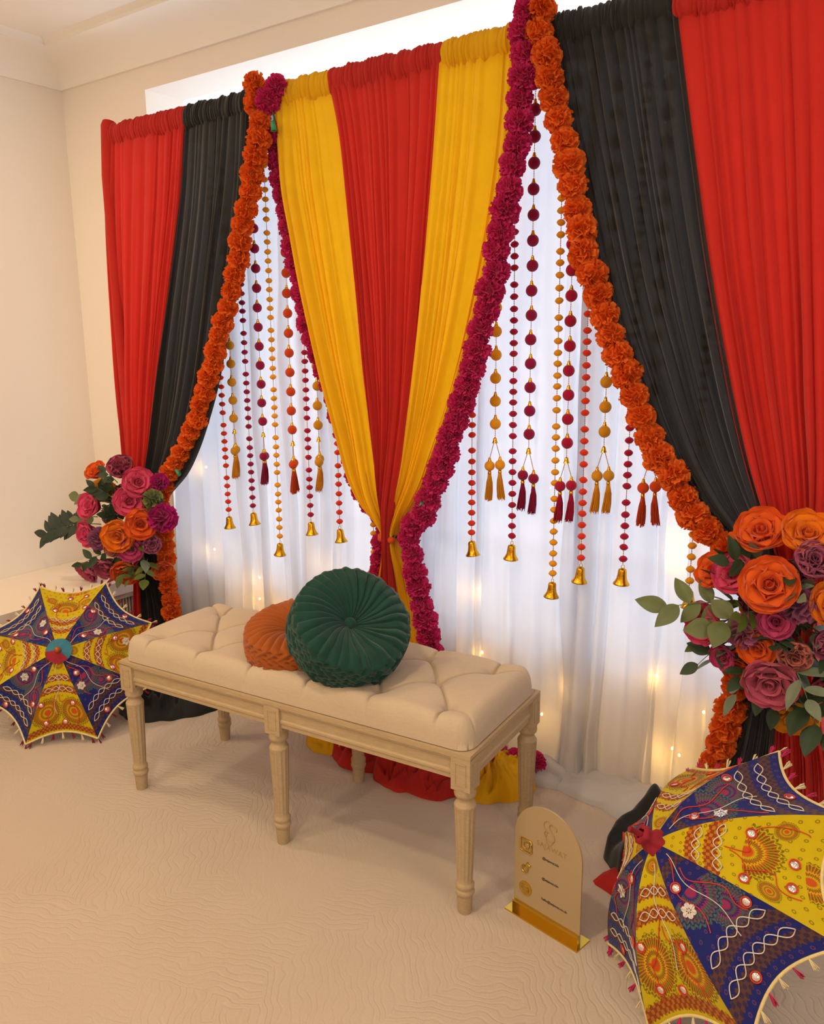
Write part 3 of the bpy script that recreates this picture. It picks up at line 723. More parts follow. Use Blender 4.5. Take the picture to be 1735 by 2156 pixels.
# top bead strip runs right round
MB().box((-BL / 2 - .006, -BD / 2 - .006, BZ - .012), (BL / 2 + .006, -BD / 2 + .02, BZ)).obj('seat_moulding', M['wood'], bench, smooth=False)
MB().box((-BL / 2 - .006, BD / 2 - .02, BZ - .012), (BL / 2 + .006, BD / 2 + .006, BZ)).obj('seat_moulding', M['wood'], bench, smooth=False)
MB().box((BL / 2 - .02, -BD / 2 + .02, BZ - .012), (BL / 2 + .006, BD / 2 - .02, BZ)).obj('seat_moulding', M['wood'], bench, smooth=False)
MB().box((-BL / 2 - .006, -BD / 2 + .02, BZ - .012), (-BL / 2 + .02, BD / 2 - .02, BZ)).obj('seat_moulding', M['wood'], bench, smooth=False)
def leg_mesh():
    zb = BZ - .094; prof = [(.0165, 0), (.0175, .004), (.020, .045), (.0205, .05), (.0235, .054), (.0245, .060), (.0225, .066), (.0205, .069), (.0235, .073), (.0235, .080), (.0205, .085)]
    m = MB(); n = 48
    rows = []
    for r, z in prof: rows.append([(r * math.cos(2 * PI * j / n), r * math.sin(2 * PI * j / n), z) for j in range(n)])
    za, zc = .087, zb - .05
    for i in range(21):
        q = i / 20; z = za + (zc - za) * q; r = .0195 + .0075 * q
        fl = math.sin(PI * q) ** .12 if 0 < q < 1 else 0
        row = []
        for j in range(n):
            a = 2 * PI * j / n; g_ = max(0, math.cos(12 * a)) ** .7
            rr = r * (1 - .13 * fl * g_); row.append((rr * math.cos(a), rr * math.sin(a), z))
        rows.append(row)
    for r, z in [(.0275, zc + .002), (.026, zc + .006), (.021, zc + .013), (.0195, zc + .020), (.0215, zc + .024), (.026, zc + .028), (.0275, zc + .035), (.0265, zc + .042), (.0275, zb)]:
        rows.append([(r * math.cos(2 * PI * j / n), r * math.sin(2 * PI * j / n), z) for j in range(n)])
    m.grid(rows, closev=True); return m.data('leg', M['wood'])
legd = leg_mesh()
bk = MB(); bk.box((-.026, -.026, BZ - .096), (.026, .026, BZ - .010))
for ax in range(4):
    c_, s_ = [(0, -1), (1, 0), (0, 1), (-1, 0)][ax]
    for (a, b, z0, z1) in ((-.0145, -.0125, BZ - .082, BZ - .026), (.0125, .0145, BZ - .082, BZ - .026), (-.0145, .0145, BZ - .082, BZ - .080), (-.0145, .0145, BZ - .028, BZ - .026)):
        if c_ == 0: bk.box((a, min(s_ * .0258, s_ * .0272), z0), (b, max(s_ * .0258, s_ * .0272), z1))
        else: bk.box((min(c_ * .0258, c_ * .0272), a, z0), (max(c_ * .0258, c_ * .0272), b, z1))
blockd = bk.data('corner_block', M['wood'], smooth=False)
for x in (-.58, 0, .58):
    for y in (-.19, .19):
        lg = inst('leg', legd, bench, Matrix.Translation((x, y, 0))); inst('corner_block', blockd, lg, Matrix.Translation((0, 0, .0005)))

# ------------------------------------------------------------------ round pleated velvet cushions
def velvet(name, c, c2):
    t = NT(name); lw = t.n('ShaderNodeLayerWeight'); lw.inputs[0].default_value = .35
    col = t.mix(t.noise(9, 3), srgb(c), srgb(c2))
    return t.done(t.bsdf(col, .75, 0, t.bump(t.noise(300, 2), .15, .001), .18, .15))
M['green_velvet'] = velvet('green_velvet', '#10332b', '#174338')
M['rust_velvet'] = velvet('rust_velvet', '#8c420f', '#a45619')
def pleat_cushion(name, label, mat, R, T, loc, normal, spin, seed):
    n = Vector(normal).normalized(); rot = Vector((0, 0, 1)).rotation_difference(n).to_matrix().to_4x4() @ Matrix.Rotation(spin, 4, 'Z')
    o = thing(name, label, 'cushion'); o.matrix_world = Matrix.Translation(loc) @ rot
    NP = 30; K = NP * 12; r = random.Random(seed); ph = [r.uniform(-.25, .25) for _ in range(NP)]; am = [r.uniform(.45, 1.25) for _ in range(NP)]
    rows = []
    NR = 46; NS = 44
    def fold(a, i_off=0.0):
        q = (a / (2 * PI) * NP + i_off) % NP; i = int(q); f = q - i
        return (math.sin(PI * f ** .6) ** .8) * am[i % NP]
    for i in range(NR + 1):                      # top face from button to rim
        q = i / NR; rad = .012 + (R - .012 - .010) * q
        base = T / 2 * (.36 + .74 * math.sin(min(1, q * 1.02) * PI * .62) ** .8 - .10 * max(0, q - .8) / .2)
        row = []
        for k in range(K):
            a = 2 * PI * k / K; tw = a + .32 * (1 - q) ** 1.5 + .05 * q * nz(q * 2.5, a * 4, seed)
            d = (.0035 + .0105 * q * (1 - .25 * q)) * (fold(tw) - .45)
            row.append((rad * math.cos(a), rad * math.sin(a), base + d + .004 * nz(a * 2, q * 3, seed + 2)))
        rows.append(row)
    for i in range(1, NS):                       # smocked side: two rows of slanting folds
        s = 1 - 2 * i / NS; row = []
        for k in range(K):
            a = 2 * PI * k / K
            w = abs(s)
            sl = 1.0 * (w - .5) * (1 if s > 0 else -1)
            off = .9 * s * 1.2 if int(((s + 1) * 1.5)) % 2 == 0 else -.9 * s * 1.2 + .5
            zig = 1.15 * (2 * abs(((s * 1.0 + 10.5) % 1) - .5) - .5)
            f1 = fold(a, zig); f2 = fold(a, -zig + .5)
            f = max(f1 * .95, f2 * .8)
            bul = math.sqrt(max(0, 1 - (s * .93) ** 2 * .55))
            rad = R * (.90 + .10 * bul) + .013 * (f - .55)
            row.append((rad * math.cos(a), rad * math.sin(a), T / 2 * .98 * s * (.97)))
        rows.append(row)
    for i in range(NR, -1, -3):
        q = i / NR; rad = .012 + (R - .022) * q
        base = T / 2 * (.36 + .74 * math.sin(min(1, q * 1.02) * PI * .62) ** .8 - .10 * max(0, q - .8) / .2)
        rows.append([(rad * math.cos(2 * PI * k / K), rad * math.sin(2 * PI * k / K), -base - (.0035 + .008 * q) * (fold(2 * PI * k / K) - .45)) for k in range(K)])
    MB().grid(rows, closev=True).obj('pleated_cover', mat, o)
    MB().lathe([(.0001, .011), (.008, .0105), (.014, .007), (.0165, .002), (.0165, -.006)], 24).obj('centre_button', mat, o).location = (0, 0, T / 2 * .36 + .004)
    return o
pleat_cushion('round_cushion', 'rust orange velvet round pleated cushion lying flat on the bench', M['rust_velvet'], .158, .105, (-1.585, -.53, .548), (.08, -.16, 1), .3, 3)
pleat_cushion('round_cushion', 'dark green velvet round pleated cushion leaning on the rust cushion', M['green_velvet'], .160, .115, (-1.365, -.575, .640), (.613, -.305, .756), .2, 5)

# ------------------------------------------------------------------ arch sign
M['sign'] = plain('champagne_acrylic', '#ab9470', .32, .0, spec=.5, coat=.2)
M['ink'] = plain('black_ink', '#2b2520', .6)
M['paleink'] = plain('pale_gold_ink', '#a98950', .4, .3)
sg = thing('table_sign', 'arched champagne acrylic sign with gold base, icons and lettering', 'sign', (-.762, -.575, 0), math.radians(-10.5))
SW, SH, ST = .196, .305, .004
pts = [(-SW / 2, 0), (SW / 2, 0)]
ra = SW / 2
for i in range(33):
    a = PI * i / 32; pts.append((ra * math.cos(a), SH - ra + ra * math.sin(a)))
n_ = len(pts); V = [(x, -ST / 2, z + .004) for x, z in pts] + [(x, ST / 2, z + .004) for x, z in pts]
F = [tuple(range(n_)), tuple(range(2 * n_ - 1, n_ - 1, -1))] + [(i, n_ + i, n_ + (i + 1) % n_, (i + 1) % n_) for i in range(n_)]
obj('arch_panel', V, F, M['sign'], sg, smooth=False)
b_ = MB(); b_.box((-.108, -.027, 0), (.108, .027, .004)); b_.obj('base_plate', M['goldmirror'], sg, smooth=False)
MB().box((-SW / 2 + .001, -.0095, .004), (SW / 2 - .001, -.0025, .026)).obj('base_clamp', M['goldmirror'], sg, smooth=False)
def text(body, size, x, z, mat, y=-.0023, name='lettering', align='LEFT', spacing=1.0, ext=.0002):
    cu = bpy.data.curves.new(name, 'FONT'); cu.body = body; cu.size = size; cu.extrude = ext; cu.align_x = align; cu.space_character = spacing; cu.resolution_u = 3; cu.offset = .00012
    tmp = bpy.data.objects.new('tmp', cu); COL.objects.link(tmp)
    me = bpy.data.meshes.new_from_object(tmp.evaluated_get(bpy.context.evaluated_depsgraph_get()))
    bpy.data.objects.remove(tmp); me.materials.clear(); me.materials.append(mat)
    o = bpy.data.objects.new(name, me); link(o, sg); o.matrix_local = Matrix.Translation((x, y, z)) @ Matrix.Rotation(PI / 2, 4, 'X')
    return o
bpy.context.view_layer.update()
text('@sajawat.ldn', .0090, -.014, .174, M['ink'], name='handle_lettering')
text('@sajawat.ldn', .0090, -.014, .119, M['ink'], name='handle_lettering')
text('hello@sajawat.co.uk', .0090, -.014, .064, M['ink'], name='email_lettering')
text('SAJAWAT', .0185, .012, .205, M['paleink'], name='name_lettering', align='CENTER', spacing=1.12)
def stroke(name, P, r, mat, parent=sg, y=-.0035, closed=False):
    Q = [tuple(p) for p in resample([(x, y, z) for x, z in (P + ([P[0]] if closed else []))], .0012)]
    return MB().tube(Q, r, 6).obj(name, mat, parent)
mono = MB()
sx, sz = .008, .252
main = [(.0165, .0105), (.0175, .0165), (.013, .022), (.0055, .0235), (-.002, .0195), (-.003, .0125), (.003, .004), (.0105, -.005), (.0125, -.014), (.007, -.022), (-.004, -.0225), (-.013, -.016), (-.017, -.007), (-.0135, .0), (-.004, -.001)]
fl1 = [(.0055, .0235), (-.006, .027), (-.016, .023), (-.0195, .014), (-.0165, .006), (-.010, .003)]
fl2 = [(-.009, -.002), (-.0115, -.014), (-.011, -.026), (-.006, -.033), (.003, -.031), (.0085, -.023)]
for P, r in ((main, .0011), (fl1, .0005), (fl2, .0005)):
    mono.tube([tuple(p) for p in resample([(sx + x, -.0026, sz + z) for x, z in P], .0012)], r, 6)
mono.obj('monogram', M['paleink'], sg)
def rrect(w, h, r, k=6):
    P = []
    for cx, cz, a0 in ((w - r, h - r, 0), (-w + r, h - r, 90), (-w + r, -h + r, 180), (w - r, -h + r, 270)):
        for i in range(k + 1):
            a = math.radians(a0 + 90 * i / k); P.append((cx + r * math.cos(a), cz + r * math.sin(a)))
    return P
ic = MB(); ox, oz = -.062, .187
def loop(mb, P, r, ox, oz): mb.tube([(ox + x, -.004, oz + z) for x, z in P + [P[0]]], r, 6)
loop(ic, rrect(.0165, .0165, .006), .0022, ox, oz); loop(ic, [(.0078 * math.cos(a), .0078 * math.sin(a)) for a in np.linspace(0, 2 * PI, 24)[:-1]], .0018, ox, oz)
ic.lathe([(.0001, .0024), (.0018, .0022), (.0024, 0)], 8, (0, 0, 0)) if False else None
ic.tube([(ox + .0092, -.0022, oz + .0092), (ox + .0092, -.0058, oz + .0092)], .0018, 8)
ic.obj('camera_icon', M['goldmirror'], sg)
ic = MB(); oz = .128
ic.tube([tuple(p) for p in resample([(ox + x, -.004, oz + z) for x, z in [(-.001, .003), (-.007, .0025), (-.0115, -.003), (-.0105, -.010), (-.004, -.0135), (.003, -.011), (.005, -.004), (.005, .006), (.005, .0165)]], .002)], .0025, 6)
ic.tube([tuple(p) for p in resample([(ox + x, -.004, oz + z) for x, z in [(.005, .016), (.008, .010), (.015, .0075)]], .002)], .0025, 6)
ic.obj('note_icon', M['goldmirror'], sg)
ic = MB(); oz = .070
ic.add([(ox, -.0042, oz)] + [(ox + .0185 * math.cos(a), -.0042, oz + .0185 * math.sin(a)) for a in np.linspace(0, 2 * PI, 33)[:-1]] + [(ox + .0185 * math.cos(a), -.002, oz + .0185 * math.sin(a)) for a in np.linspace(0, 2 * PI, 33)[:-1]],
       [(0, i + 1, (i + 1) % 32 + 1) for i in range(32)] + [(i + 1, i + 33, (i + 1) % 32 + 33, (i + 1) % 32 + 1) for i in range(32)])
mo = ic.obj('mail_icon', M['goldmirror'], sg, smooth=False)
ev = MB(); ev.tube([(ox + x, -.0048, oz + z) for x, z in [(-.0105, -.0075), (.0105, -.0075), (.0105, .0075), (-.0105, .0075), (-.0105, -.0075)]], .0009, 5); ev.tube([(ox + x, -.0048, oz + z) for x, z in [(-.0105, .0075), (0, -.001), (.0105, .0075)]], .0009, 5)
ev.obj('envelope_outline', M['paleink'], mo)

# ------------------------------------------------------------------ bouquets
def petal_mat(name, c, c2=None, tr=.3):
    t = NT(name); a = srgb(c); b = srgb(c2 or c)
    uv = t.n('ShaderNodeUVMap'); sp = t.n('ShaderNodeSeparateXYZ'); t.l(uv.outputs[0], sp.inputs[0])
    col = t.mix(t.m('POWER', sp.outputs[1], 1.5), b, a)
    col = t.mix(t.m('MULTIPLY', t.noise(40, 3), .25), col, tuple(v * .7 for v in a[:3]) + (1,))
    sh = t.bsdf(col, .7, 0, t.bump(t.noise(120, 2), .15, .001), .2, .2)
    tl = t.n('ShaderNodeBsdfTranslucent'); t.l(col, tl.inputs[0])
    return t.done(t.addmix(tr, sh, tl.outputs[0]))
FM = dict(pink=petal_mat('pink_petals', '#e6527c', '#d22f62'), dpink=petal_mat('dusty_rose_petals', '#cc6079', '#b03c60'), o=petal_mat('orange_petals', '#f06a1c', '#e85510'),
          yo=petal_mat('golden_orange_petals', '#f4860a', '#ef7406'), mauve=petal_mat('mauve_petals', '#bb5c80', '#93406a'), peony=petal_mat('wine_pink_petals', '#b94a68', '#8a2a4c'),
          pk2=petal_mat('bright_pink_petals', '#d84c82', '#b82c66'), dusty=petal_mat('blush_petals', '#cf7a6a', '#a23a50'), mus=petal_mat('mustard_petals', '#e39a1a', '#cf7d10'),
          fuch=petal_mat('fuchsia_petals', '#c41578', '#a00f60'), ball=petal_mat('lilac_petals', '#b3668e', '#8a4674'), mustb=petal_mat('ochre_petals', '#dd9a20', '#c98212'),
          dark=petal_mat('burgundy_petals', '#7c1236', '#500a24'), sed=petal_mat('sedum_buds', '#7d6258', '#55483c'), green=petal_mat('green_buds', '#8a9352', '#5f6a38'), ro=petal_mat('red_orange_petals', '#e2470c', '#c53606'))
def leaf_mat(name, c, c2):
    t = NT(name); col = t.mix(t.noise(30, 3), srgb(c), srgb(c2))
    sh = t.bsdf(col, .55, 0, t.bump(t.noise(90, 3), .2, .001), 0, .4); tl = t.n('ShaderNodeBsdfTranslucent'); t.l(col, tl.inputs[0])
    return t.done(t.addmix(.2, sh, tl.outputs[0]))
LM = dict(euc=leaf_mat('eucalyptus_leaf', '#5d6a45', '#77804f'), dark=leaf_mat('dark_leaf', '#263a24', '#35482c'), mid=leaf_mat('mid_leaf', '#4a5c22', '#5f6d26'), grey=leaf_mat('grey_green_leaf', '#66745f', '#7d8870'), dusk=leaf_mat('dusky_fern', '#2c3830', '#3a463a'))
M['stem'] = plain('green_stem', '#56633a', .7)
_pc = {}
def petal(key, kind, opening, L, Wd, curl, seed):
    """cupped petal: base at origin, grows up z, outer side +x; opening = lean from vertical"""
    k = (key, kind, round(opening, 2), round(L, 4), seed)
    if k in _pc: return _pc[k]
    nu, nv = 9, 9; P = []; UV = []; r = random.Random(seed)
    for j in range(nv):
        v = j / (nv - 1); row = []
        w = Wd * (math.sin(PI * (.12 + .62 * v)) ** .8) * (1 if v < .85 else 1 - .22 * ((v - .85) / .15) ** 2)
        ang = opening * (.35 + .65 * v) + curl * max(0, v - .65) ** 2 * 6
        if j == 0: x, z = .12 * L * math.sin(opening), 0.0
        else:
            x += L / (nv - 1) * math.sin(ang); z += L / (nv - 1) * math.cos(ang)
        for i in range(nu):
            u = -1 + 2 * i / (nu - 1)
            cup = (1 - math.cos(u * 1.15)) * Wd * .85 * (1 - .45 * v)
            ruf = .05 * L * v * v * nz(u * 2.2 + seed, v * 2, seed)
            tip = -.16 * L * v ** 4 * abs(u) ** 2
            row.append((x - cup * math.cos(ang * .6) + ruf + tip * math.sin(ang), w * math.sin(u * 1.15) / math.sin(1.15), z + cup * math.sin(ang * .6) + ruf * .5 + tip * math.cos(ang)))
            UV.append((u * .5 + .5, v))
        P.append(row)
    b = MB().grid(P)
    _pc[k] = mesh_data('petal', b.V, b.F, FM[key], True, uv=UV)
    return _pc[k]
def look(d, spin=0):
    return Vector((0, 0, 1)).rotation_difference(Vector(d).normalized()).to_matrix().to_4x4() @ Matrix.Rotation(spin, 4, 'Z')
_core = {}
def core(key, R, kind):
    k = (key, round(R, 3), kind)
    if k in _core: return _core[k]
    b = MB(); UV = []
    rows = []                                     # spiral bud wall
    for i in range(60):
        a = i / 60 * 5.5 * PI; rad = R * (.05 + .36 * i / 60)
        h = R * (.78 - .18 * (i / 60))
        rows.append([(rad * .6 * math.cos(a), rad * .6 * math.sin(a), R * .02), (rad * 1.0 * math.cos(a), rad * math.sin(a), h * .55), (rad * .92 * math.cos(a), rad * .92 * math.sin(a), h * (1 + .06 * math.sin(a * 1.7)))])
        UV += [(.5, 0), (.5, .4), (.5, .8)]
    b.grid(rows)
    n0 = len(b.V)
    b.lathe([(.0001, -R * .25), (R * .2, -R * .18), (R * .38, R * .0), (R * .30, R * .35), (R * .0001, R * .5)], 12); UV += [(.5, .2)] * (len(b.V) - n0)
    _core[k] = mesh_data(kind, b.V, b.F, FM[key], True, uv=UV)
    return _core[k]
def rose(parent, key, p, d, R, seed, kind='rose', layers=None):
    r = random.Random(seed)
    f = inst(kind, core(key, R, kind), parent, Matrix.Translation(p) @ look(d, r.uniform(0, 6)))
    if layers is None:
        layers = [(4, .20, .62, .44, .2), (5, .48, .80, .60, .6), (5, .85, .95, .74, 1.0), (5, 1.15, 1.02, .80, 1.2)] if kind == 'rose' else [(5, .10, .86, .56, -.2), (6, .28, .95, .64, .0), (6, .5, 1.0, .68, .1), (5, .95, 1.0, .70, .5)]
    for li, (n, op, L, W, cu) in enumerate(layers):
        for i in range(n):
            me = petal(key, kind, op, R * L, R * W, cu, li * 10 + (i + seed) % 3)
            inst('petal', me, f, Matrix.Rotation(2 * PI * i / n + li * .7 + r.uniform(-.15, .15), 4, 'Z') @ Matrix.Rotation(r.uniform(-.08, .08), 4, 'Y'))
    return f
_pf = {}
def pomflower(parent, key, p, d, R, seed, kind='carnation', n=70, w=.34):
    k = (key, kind, n, round(R, 4))
    if k not in _pf:
        r = random.Random(n); b = MB(); UV = []
        b.lathe([(R * .5 * math.sin(a), R * .5 * math.cos(a)) for a in np.linspace(.01, PI - .01, 7)], 10); UV += [(.5, .1)] * len(b.V)
        for i in range(n):
            z = 1 - 1.55 * (i + .5) / n; ph = i * 2.39996; q = math.sqrt(max(0, 1 - z * z)); dd = Vector((q * math.cos(ph), q * math.sin(ph), z))
            a = dd.orthogonal().normalized(); tw = r.uniform(0, 6.28); s = a * math.cos(tw) + dd.cross(a) * math.sin(tw); nr = dd.cross(s)
            L = R * r.uniform(.9, 1.05); ww = R * w * r.uniform(.7, 1.1); rows = []
            for v, (fr, wf, cu) in enumerate(((.4, .3, 0), (.78, .9, .1), (1.0, .95, .35))):
                rows.append([dd * L * fr + s * ww * wf * (-1 + j / 1.5) + nr * R * .16 * cu * math.cos((-1 + j / 1.5) * 2.2) for j in range(4)]); UV += [(.5, v / 2)] * 4
            b.grid(rows)
        _pf[k] = mesh_data(kind, b.V, b.F, FM[key], True, uv=UV)
    return inst(kind, _pf[k], parent, Matrix.Translation(p) @ look(d, seed))
_lc = {}
def leaf_mesh(mk, L, W, fold=.25, droop=.3, teeth=0):
    k = (mk, L, W, fold, droop)
    if k not in _lc:
        P = []
        for j in range(11):
            v = j / 10; w = W * .5 * math.sin(PI * v ** .8) ** .9 + .0004
            x = L * v; z = -droop * L * v * v * .5; row = []
            for i in range(7):
                u = -1 + i / 3; row.append((x, u * w, z + fold * abs(u) * w - .1 * w * u * u))
            P.append(row)
        _lc[k] = MB().grid(P).data('leaf', LM[mk])
    return _lc[k]
def sprig(parent, mk, p, d, L, n, lw, ll, seed, name='leaf_sprig', face=None):
    r = random.Random(seed); d = Vector(d).normalized(); pts = [Vector(p) + d * L * k / 8 + Vector((0, 0, -.25 * L * (k / 8) ** 2)) for k in range(9)]
    o = Vector(p)
    s = MB().tube([q - o for q in pts], [.0022 * (1 - .08 * k) for k in range(9)], 5).obj(name, M['stem'], parent, loc=p)
    side = d.cross(Vector(face) if face else Vector((0, 0, 1))).normalized(); upv = side.cross(d)
    for i in range(n):
        f = (.25 + .75 * i / max(1, n - 1)) * 8; a = int(min(7, f)); q = pts[a].lerp(pts[a + 1], f - a) - o
        sg_ = 1 if i % 2 else -1
        dir_ = (d * .55 + side * sg_ * .8 + upv * r.uniform(-.3, .4)).normalized() if i < n - 1 else d
        zax = (upv + side * r.uniform(-.4, .4)); zax = (zax - dir_ * zax.dot(dir_)).normalized(); yax = zax.cross(dir_)
        mt = Matrix((dir_, yax, zax)).transposed().to_4x4(); k = r.uniform(.8, 1.15)
        inst('leaf', leaf_mesh(mk, ll, lw), s, Matrix.Translation(q) @ mt @ Matrix.Diagonal((k, k, k, 1)))
    return s

def bouquet(label, base, ctr, view, items, sprigs, scale):
    bq = thing('flower_arrangement', label, 'bouquet', base)
    base = Vector(base); ctr = Vector(ctr); view = Vector(view).normalized()
    M['foam'] = M.get('foam') or plain('dark_green_foam', '#23301f', .9, bump=.5, bscale=80)
    c0 = ctr - base
    MB().lathe([(.0001, -.07), (.05, -.05), (.065, 0), (.05, .05), (.0001, .07)], 12).obj('flower_foam', M['foam'], bq, loc=c0 + Vector((0, .03, 0)))
    st = MB()
    for i, (k, x, y, z, R) in enumerate(items):
        p = Vector((x, y, z)) - base; off = Vector((x, y, z)) - ctr
        dd = (off.normalized() * .75 + view * .75).normalized()
        st.tube([c0, (c0 + p) / 2 + Vector((0, .01, 0)), p], .0018, 5)
        R *= scale
        if k in ('ball', 'mustb', 'sed', 'green', 'fuch'):
            kind = {'ball': 'carnation', 'mustb': 'marigold', 'sed': 'sedum', 'green': 'scabiosa_pod', 'fuch': 'hydrangea'}[k]
            pomflower(bq, k, p, dd, R, i, kind, {'sed': 150, 'green': 60}.get(k, 75), {'sed': .14, 'green': .3}.get(k, .34))
        else:
            rose(bq, k, p, dd, R, i, 'peony' if k in ('peony', 'mauve', 'dusty', 'dark') else 'rose')
    st.obj('stems', M['stem'], bq)
    rf = random.Random(len(items))
    for i in range(16):
        a = i * 2.4; q = Vector((math.cos(a), -.55 + rf.uniform(-.2, .2), math.sin(a)))
        sprig(bq, rf.choice(('dark', 'dark', 'mid', 'grey')), c0 + Vector((q.x * .05, -.05, q.z * .07)), q, rf.uniform(.09, .15), 5, .036, .065, 40 + i)
    for i, (mk, p, d, L, n, lw, ll) in enumerate(sprigs):
        sprig(bq, mk, Vector(p) - base, d, L, n, lw, ll, i + 3, face=(view + Vector((0, -.2, .25))))
    return bq
itL = [('o', -3.14, -.10, .835, .040), ('peony', -2.935, -.129, .868, .052), ('pink', -2.785, -.165, .833, .052), ('pink', -2.80, -.20, .765, .052), ('pink', -3.071, -.175, .714, .050), ('yo', -2.86, -.215, .634, .055), ('o', -2.745, -.20, .688, .052), ('pink', -3.11, -.171, .601, .048), ('pk2', -2.83, -.19, .580, .044), ('mauve', -2.72, -.174, .606, .036), ('dusty', -2.945, -.185, .568, .036), ('dpink', -3.25, -.10, .412, .05), ('dpink', -3.05, -.143, .468, .05), ('o', -2.934, -.144, .470, .05), ('fuch', -2.656, -.16, .715, .042), ('ball', -3.035, -.195, .585, .036), ('mustb', -3.044, -.15, .788, .036), ('green', -2.693, -.171, .786, .030), ('dark', -2.87, -.17, .790, .034), ('sed', -2.955, -.18, .695, .032), ('o', -2.80, -.08, .478, .04), ('fuch', -2.70, -.13, .85, .026)]
spL = [('dusk', (-3.10, -.14, .63), (-.85, -.35, .04), .27, 26, .036, .075), ('euc', (-3.05, -.12, .76), (-.75, -.3, .12), .15, 4, .045, .06), ('dark', (-2.95, -.17, .76), (-.25, -.35, .5), .11, 6, .03, .055),
       ('dark', (-2.93, -.16, .83), (-.5, -.2, .6), .08, 4, .03, .05), ('mid', (-2.80, -.14, .52), (.5, -.5, -.2), .11, 5, .035, .06), ('dark', (-3.0, -.16, .53), (-.5, -.5, -.1), .13, 6, .03, .06), ('dark', (-2.92, -.18, .70), (.1, -.8, .3), .06, 5, .03, .05), ('mid', (-2.86, -.14, .50), (.3, -.7, -.3), .09, 5, .018, .05), ('dark', (-2.75, -.15, .76), (.5, -.4, .1), .09, 4, .03, .05), ('euc', (-3.12, -.14, .66), (-.6, -.5, .1), .08, 4, .03, .045)]
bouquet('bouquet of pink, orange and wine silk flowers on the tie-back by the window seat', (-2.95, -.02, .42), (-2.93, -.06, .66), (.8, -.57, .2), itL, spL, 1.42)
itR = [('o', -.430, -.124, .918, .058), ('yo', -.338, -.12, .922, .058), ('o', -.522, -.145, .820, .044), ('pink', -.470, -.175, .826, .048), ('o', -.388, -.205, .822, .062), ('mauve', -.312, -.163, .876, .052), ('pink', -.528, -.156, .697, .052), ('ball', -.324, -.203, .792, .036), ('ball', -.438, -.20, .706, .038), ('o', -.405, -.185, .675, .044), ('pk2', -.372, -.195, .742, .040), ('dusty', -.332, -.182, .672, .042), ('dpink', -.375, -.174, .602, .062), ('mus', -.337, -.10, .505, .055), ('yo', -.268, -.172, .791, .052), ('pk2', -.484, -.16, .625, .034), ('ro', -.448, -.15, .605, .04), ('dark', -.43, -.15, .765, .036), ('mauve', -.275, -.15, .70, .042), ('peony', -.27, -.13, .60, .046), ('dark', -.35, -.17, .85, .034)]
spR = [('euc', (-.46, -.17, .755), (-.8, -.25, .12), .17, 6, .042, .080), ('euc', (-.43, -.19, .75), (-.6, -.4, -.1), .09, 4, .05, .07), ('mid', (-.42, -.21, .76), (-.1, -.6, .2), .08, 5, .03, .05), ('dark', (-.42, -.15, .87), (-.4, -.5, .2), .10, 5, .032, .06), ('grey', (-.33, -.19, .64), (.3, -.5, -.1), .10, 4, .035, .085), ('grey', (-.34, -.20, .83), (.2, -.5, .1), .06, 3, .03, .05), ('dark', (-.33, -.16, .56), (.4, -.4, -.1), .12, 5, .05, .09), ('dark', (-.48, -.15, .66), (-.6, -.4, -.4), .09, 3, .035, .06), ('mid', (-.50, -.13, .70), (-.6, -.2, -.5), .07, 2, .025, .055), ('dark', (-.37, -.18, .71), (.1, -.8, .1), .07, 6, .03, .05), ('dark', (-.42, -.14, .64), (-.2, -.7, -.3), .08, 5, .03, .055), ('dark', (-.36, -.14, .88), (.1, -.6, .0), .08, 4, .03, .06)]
bouquet('larger bouquet of orange, pink and lilac silk flowers on the tie-back near the floor parasol', (-.37, -.02, .48), (-.38, -.06, .72), (.17, -.9, .3), itR, spR, 1.24)

